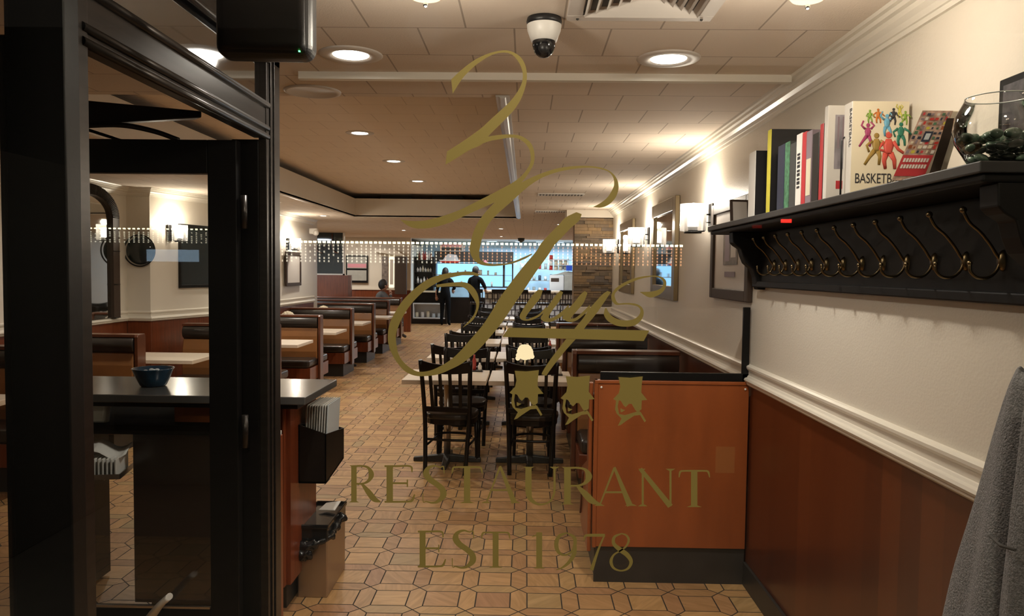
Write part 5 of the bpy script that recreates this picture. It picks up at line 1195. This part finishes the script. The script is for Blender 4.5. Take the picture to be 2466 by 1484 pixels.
# ------------------------------------------------------------------ people (far away, small)
def person(label, loc, rz, joints, edges, radii, cloth, head, headr=.105, hands=(), skin_limbs=(), hair=True):
    t = thing('person', label, 'person', loc, rz)
    me = bpy.data.meshes.new('body'); me.from_pydata(joints, edges, []); o = bpy.data.objects.new('body', me); COL.objects.link(o); o.parent = t
    md = o.modifiers.new('skin', 'SKIN'); md.use_smooth_shade = True
    for i, v in enumerate(me.skin_vertices[0].data): v.radius = (radii[i], radii[i]); v.use_root = i == 0
    o.modifiers.new('s', 'SUBSURF').levels = 1; me.materials.append(MATS[cloth])
    M().sphere(head, headr, 20, 14, sz=1.22, sx=.82).sphere((head[0], head[1]+headr*.98, head[2]-.02), .018, 8, 6).sphere((head[0]-.085, head[1], head[2]-.01), .022, 8, 6).sphere((head[0]+.085, head[1], head[2]-.01), .022, 8, 6).build('head', 'skin', t)
    c = M().sphere((head[0], head[1]-.018, head[2]+.022), headr*1.06, 20, 12, sz=1.18, sx=.86); 
    c.build('hair', 'hair', t)
    for s in (-1, 1): M().sphere((head[0]+s*.032, head[1]+headr*.88, head[2]+.01), .011, 8, 6).build('eye', 'hair', t)
    M().box(head[0]-.02, head[0]+.02, head[1]+headr*.80, head[1]+headr*.86, head[2]-.062, head[2]-.055).build('mouth', 'pink', t)
    for seg in skin_limbs: M().tube([seg[0], seg[1]], [.042, .030], 10).build('forearm', 'skin', t)
    for h_ in hands:
        c = M().sphere(h_, .042, 10, 7, sz=1.1, sy=.6)
        for k in range(4): c.tube([(h_[0]-.028+k*.018, h_[1]+.01, h_[2]-.03), (h_[0]-.028+k*.018, h_[1]+.03, h_[2]-.075-.01*(k in (1, 2)))], .008, 6)
        c.tube([(h_[0]+.035, h_[1], h_[2]), (h_[0]+.055, h_[1]+.02, h_[2]-.04)], .009, 6); c.build('hand', 'skin', t)
    return t
# standing, seen from behind: 0 pelvis 1 waist 2 chest 3 neckbase 4 neck 5/6 shoulders 7/8 elbows 9/10 wrists 11.. legs
SJ = [(0, 0, .95), (0, 0, 1.10), (0, 0, 1.30), (0, 0, 1.42), (0, .01, 1.50), (-.18, 0, 1.38), (.18, 0, 1.38), (-.25, .0, 1.12), (.27, .10, 1.14), (-.24, .14, .92), (.14, .30, 1.10), (-.09, 0, .88), (.09, 0, .88), (-.10, .02, .48), (.11, .02, .48), (-.11, -.02, .08), (.12, -.02, .08), (-.12, .10, .03), (.13, .10, .03)]
SE = [(0, 1), (1, 2), (2, 3), (3, 4), (3, 5), (3, 6), (5, 7), (6, 8), (7, 9), (8, 10), (0, 11), (0, 12), (11, 13), (12, 14), (13, 15), (14, 16), (15, 17), (16, 18)]
SR = [.15, .13, .15, .08, .055, .075, .075, .05, .05, .034, .034, .095, .095, .062, .062, .042, .042, .035, .035]
p = at(1145, 700, Y=21.9)
person('person in dark clothes standing with bent arm at the bar, behind the gold script', (p.x, 21.9, 0), -.5, SJ, SE, SR, 'cloth_dark', (0, .02, 1.62), hands=((-.24, .15, .88), (.14, .32, 1.07)), skin_limbs=(((.27, .10, 1.14), (.14, .30, 1.09)),))
p = at(1072, 730, Y=22.4); sj = [Vector(q)*.97 for q in SJ]; sj = [tuple(q) for q in sj]; sj[9] = (-.27, .02, .88)
person('person in dark clothes standing with a bare arm down beside the bar cabinet', (p.x, 22.4, 0), -.2, sj, SE, SR, 'cloth_dark', (0, .02, 1.57), hands=((-.28, .03, .82), (.14, .32, 1.03)), skin_limbs=(((-.255, 0, 1.07), (-.28, .02, .86)),))
p = at(920, 700, Y=17.6)
TJ = [(0, 0, .55), (0, -.02, .72), (0, 0, .92), (0, .02, 1.05), (0, .03, 1.12), (-.18, .02, 1.0), (.18, .02, 1.0), (-.24, .08, .78), (.26, .10, .80), (-.10, .30, .80), (.12, .18, 1.06), (-.10, .06, .53), (.10, .06, .53), (-.12, .46, .54), (.12, .46, .54), (-.12, .48, .10), (.12, .48, .10), (-.12, .60, .04), (.12, .60, .04)]
person('person in a grey top seated at the far booths, hand raised to the face', (p.x, 17.5, .02), -.9, TJ, SE, SR, 'cloth_grey', (0, .06, 1.25), hands=((-.08, .34, .80), (.11, .17, 1.12)), skin_limbs=(((.26, .10, .80), (.12, .18, 1.06)), ((-.24, .08, .78), (-.10, .30, .80))))

# ------------------------------------------------------------------ outside, behind the viewer: lit facade and a string of lights (seen in the glass)
t = thing('shop_facade', 'dark building facade across the pavement with a lit window band', 'building', (0, -6.4, 0))
M().box(-7, 7, -.4, 0, -.02, 4.2).build('wall', 'facade', t)
M().box(-3.6, 3.6, 0, .03, .7, 2.6).build('window', 'dark_mirror', t)
for (xs, n_, zs, yy, lb_) in ((-2.5, 86, 1.92, -6.0, 'string of warm icicle lights under the awning across the pavement'), (-4.6, 36, 2.02, -2.0, 'shorter icicle light string on the added box near the window')):
  t = thing('string_lights', lb_, 'string lights', (0, yy, zs))
  M().box(xs-.1, xs+n_*.048+.1, -.06, .0, .02, .05).build('rail', 'facade', t)
  c = M(); c2 = M(); c3 = M(); q = 1 if yy < -3 else .6
  for i in range(n_):
    x = xs+i*.048; c.cbox((x, .01, 0), (.030*q, .012, .022*q))
    for k in range(6):
        if rr.random() < .92: (c2 if x < -.9 else c3).cbox((x, .01, -.035-k*.032*q), (.012*q, .008, .020*q))
  tag(c.build('bulbs', 'string_bulb', t), kind='stuff'); tag(c2.build('drops', 'string_drop', t), kind='stuff')
  if c3.v: tag(c3.build('drops', 'string_red', t), kind='stuff')
t = thing('reflection_box', 'added dark box with a small lit blue panel outside the left window', 'added box', (-3.9, -2.6, -.02))  # invented box, carries the blue glow and bulbs mirrored in the door glass
M().box(-.9, 1.0, -.9, .5, 0, 2.3).build('cabin', 'facade', t, bevel=.01); M().box(.1, .62, .5, .52, 1.72, 1.84).build('lit_panel', 'cool_glow', t)
t = thing('awning_sign', 'small red sign lamp across the pavement', 'sign', (2.6, -5.9, 2.16)); M().box(-.05, .05, 0, .02, 0, .035).build('letters', 'exit_red', t)
light('front_fill_light', 'AREA', (.3, -2.2, 3.6), 30, (1, .86, .66), .5, rot=(math.radians(-28)+PI, PI, 0))  # added fill from behind the viewer for lettering and coat, no known lamp
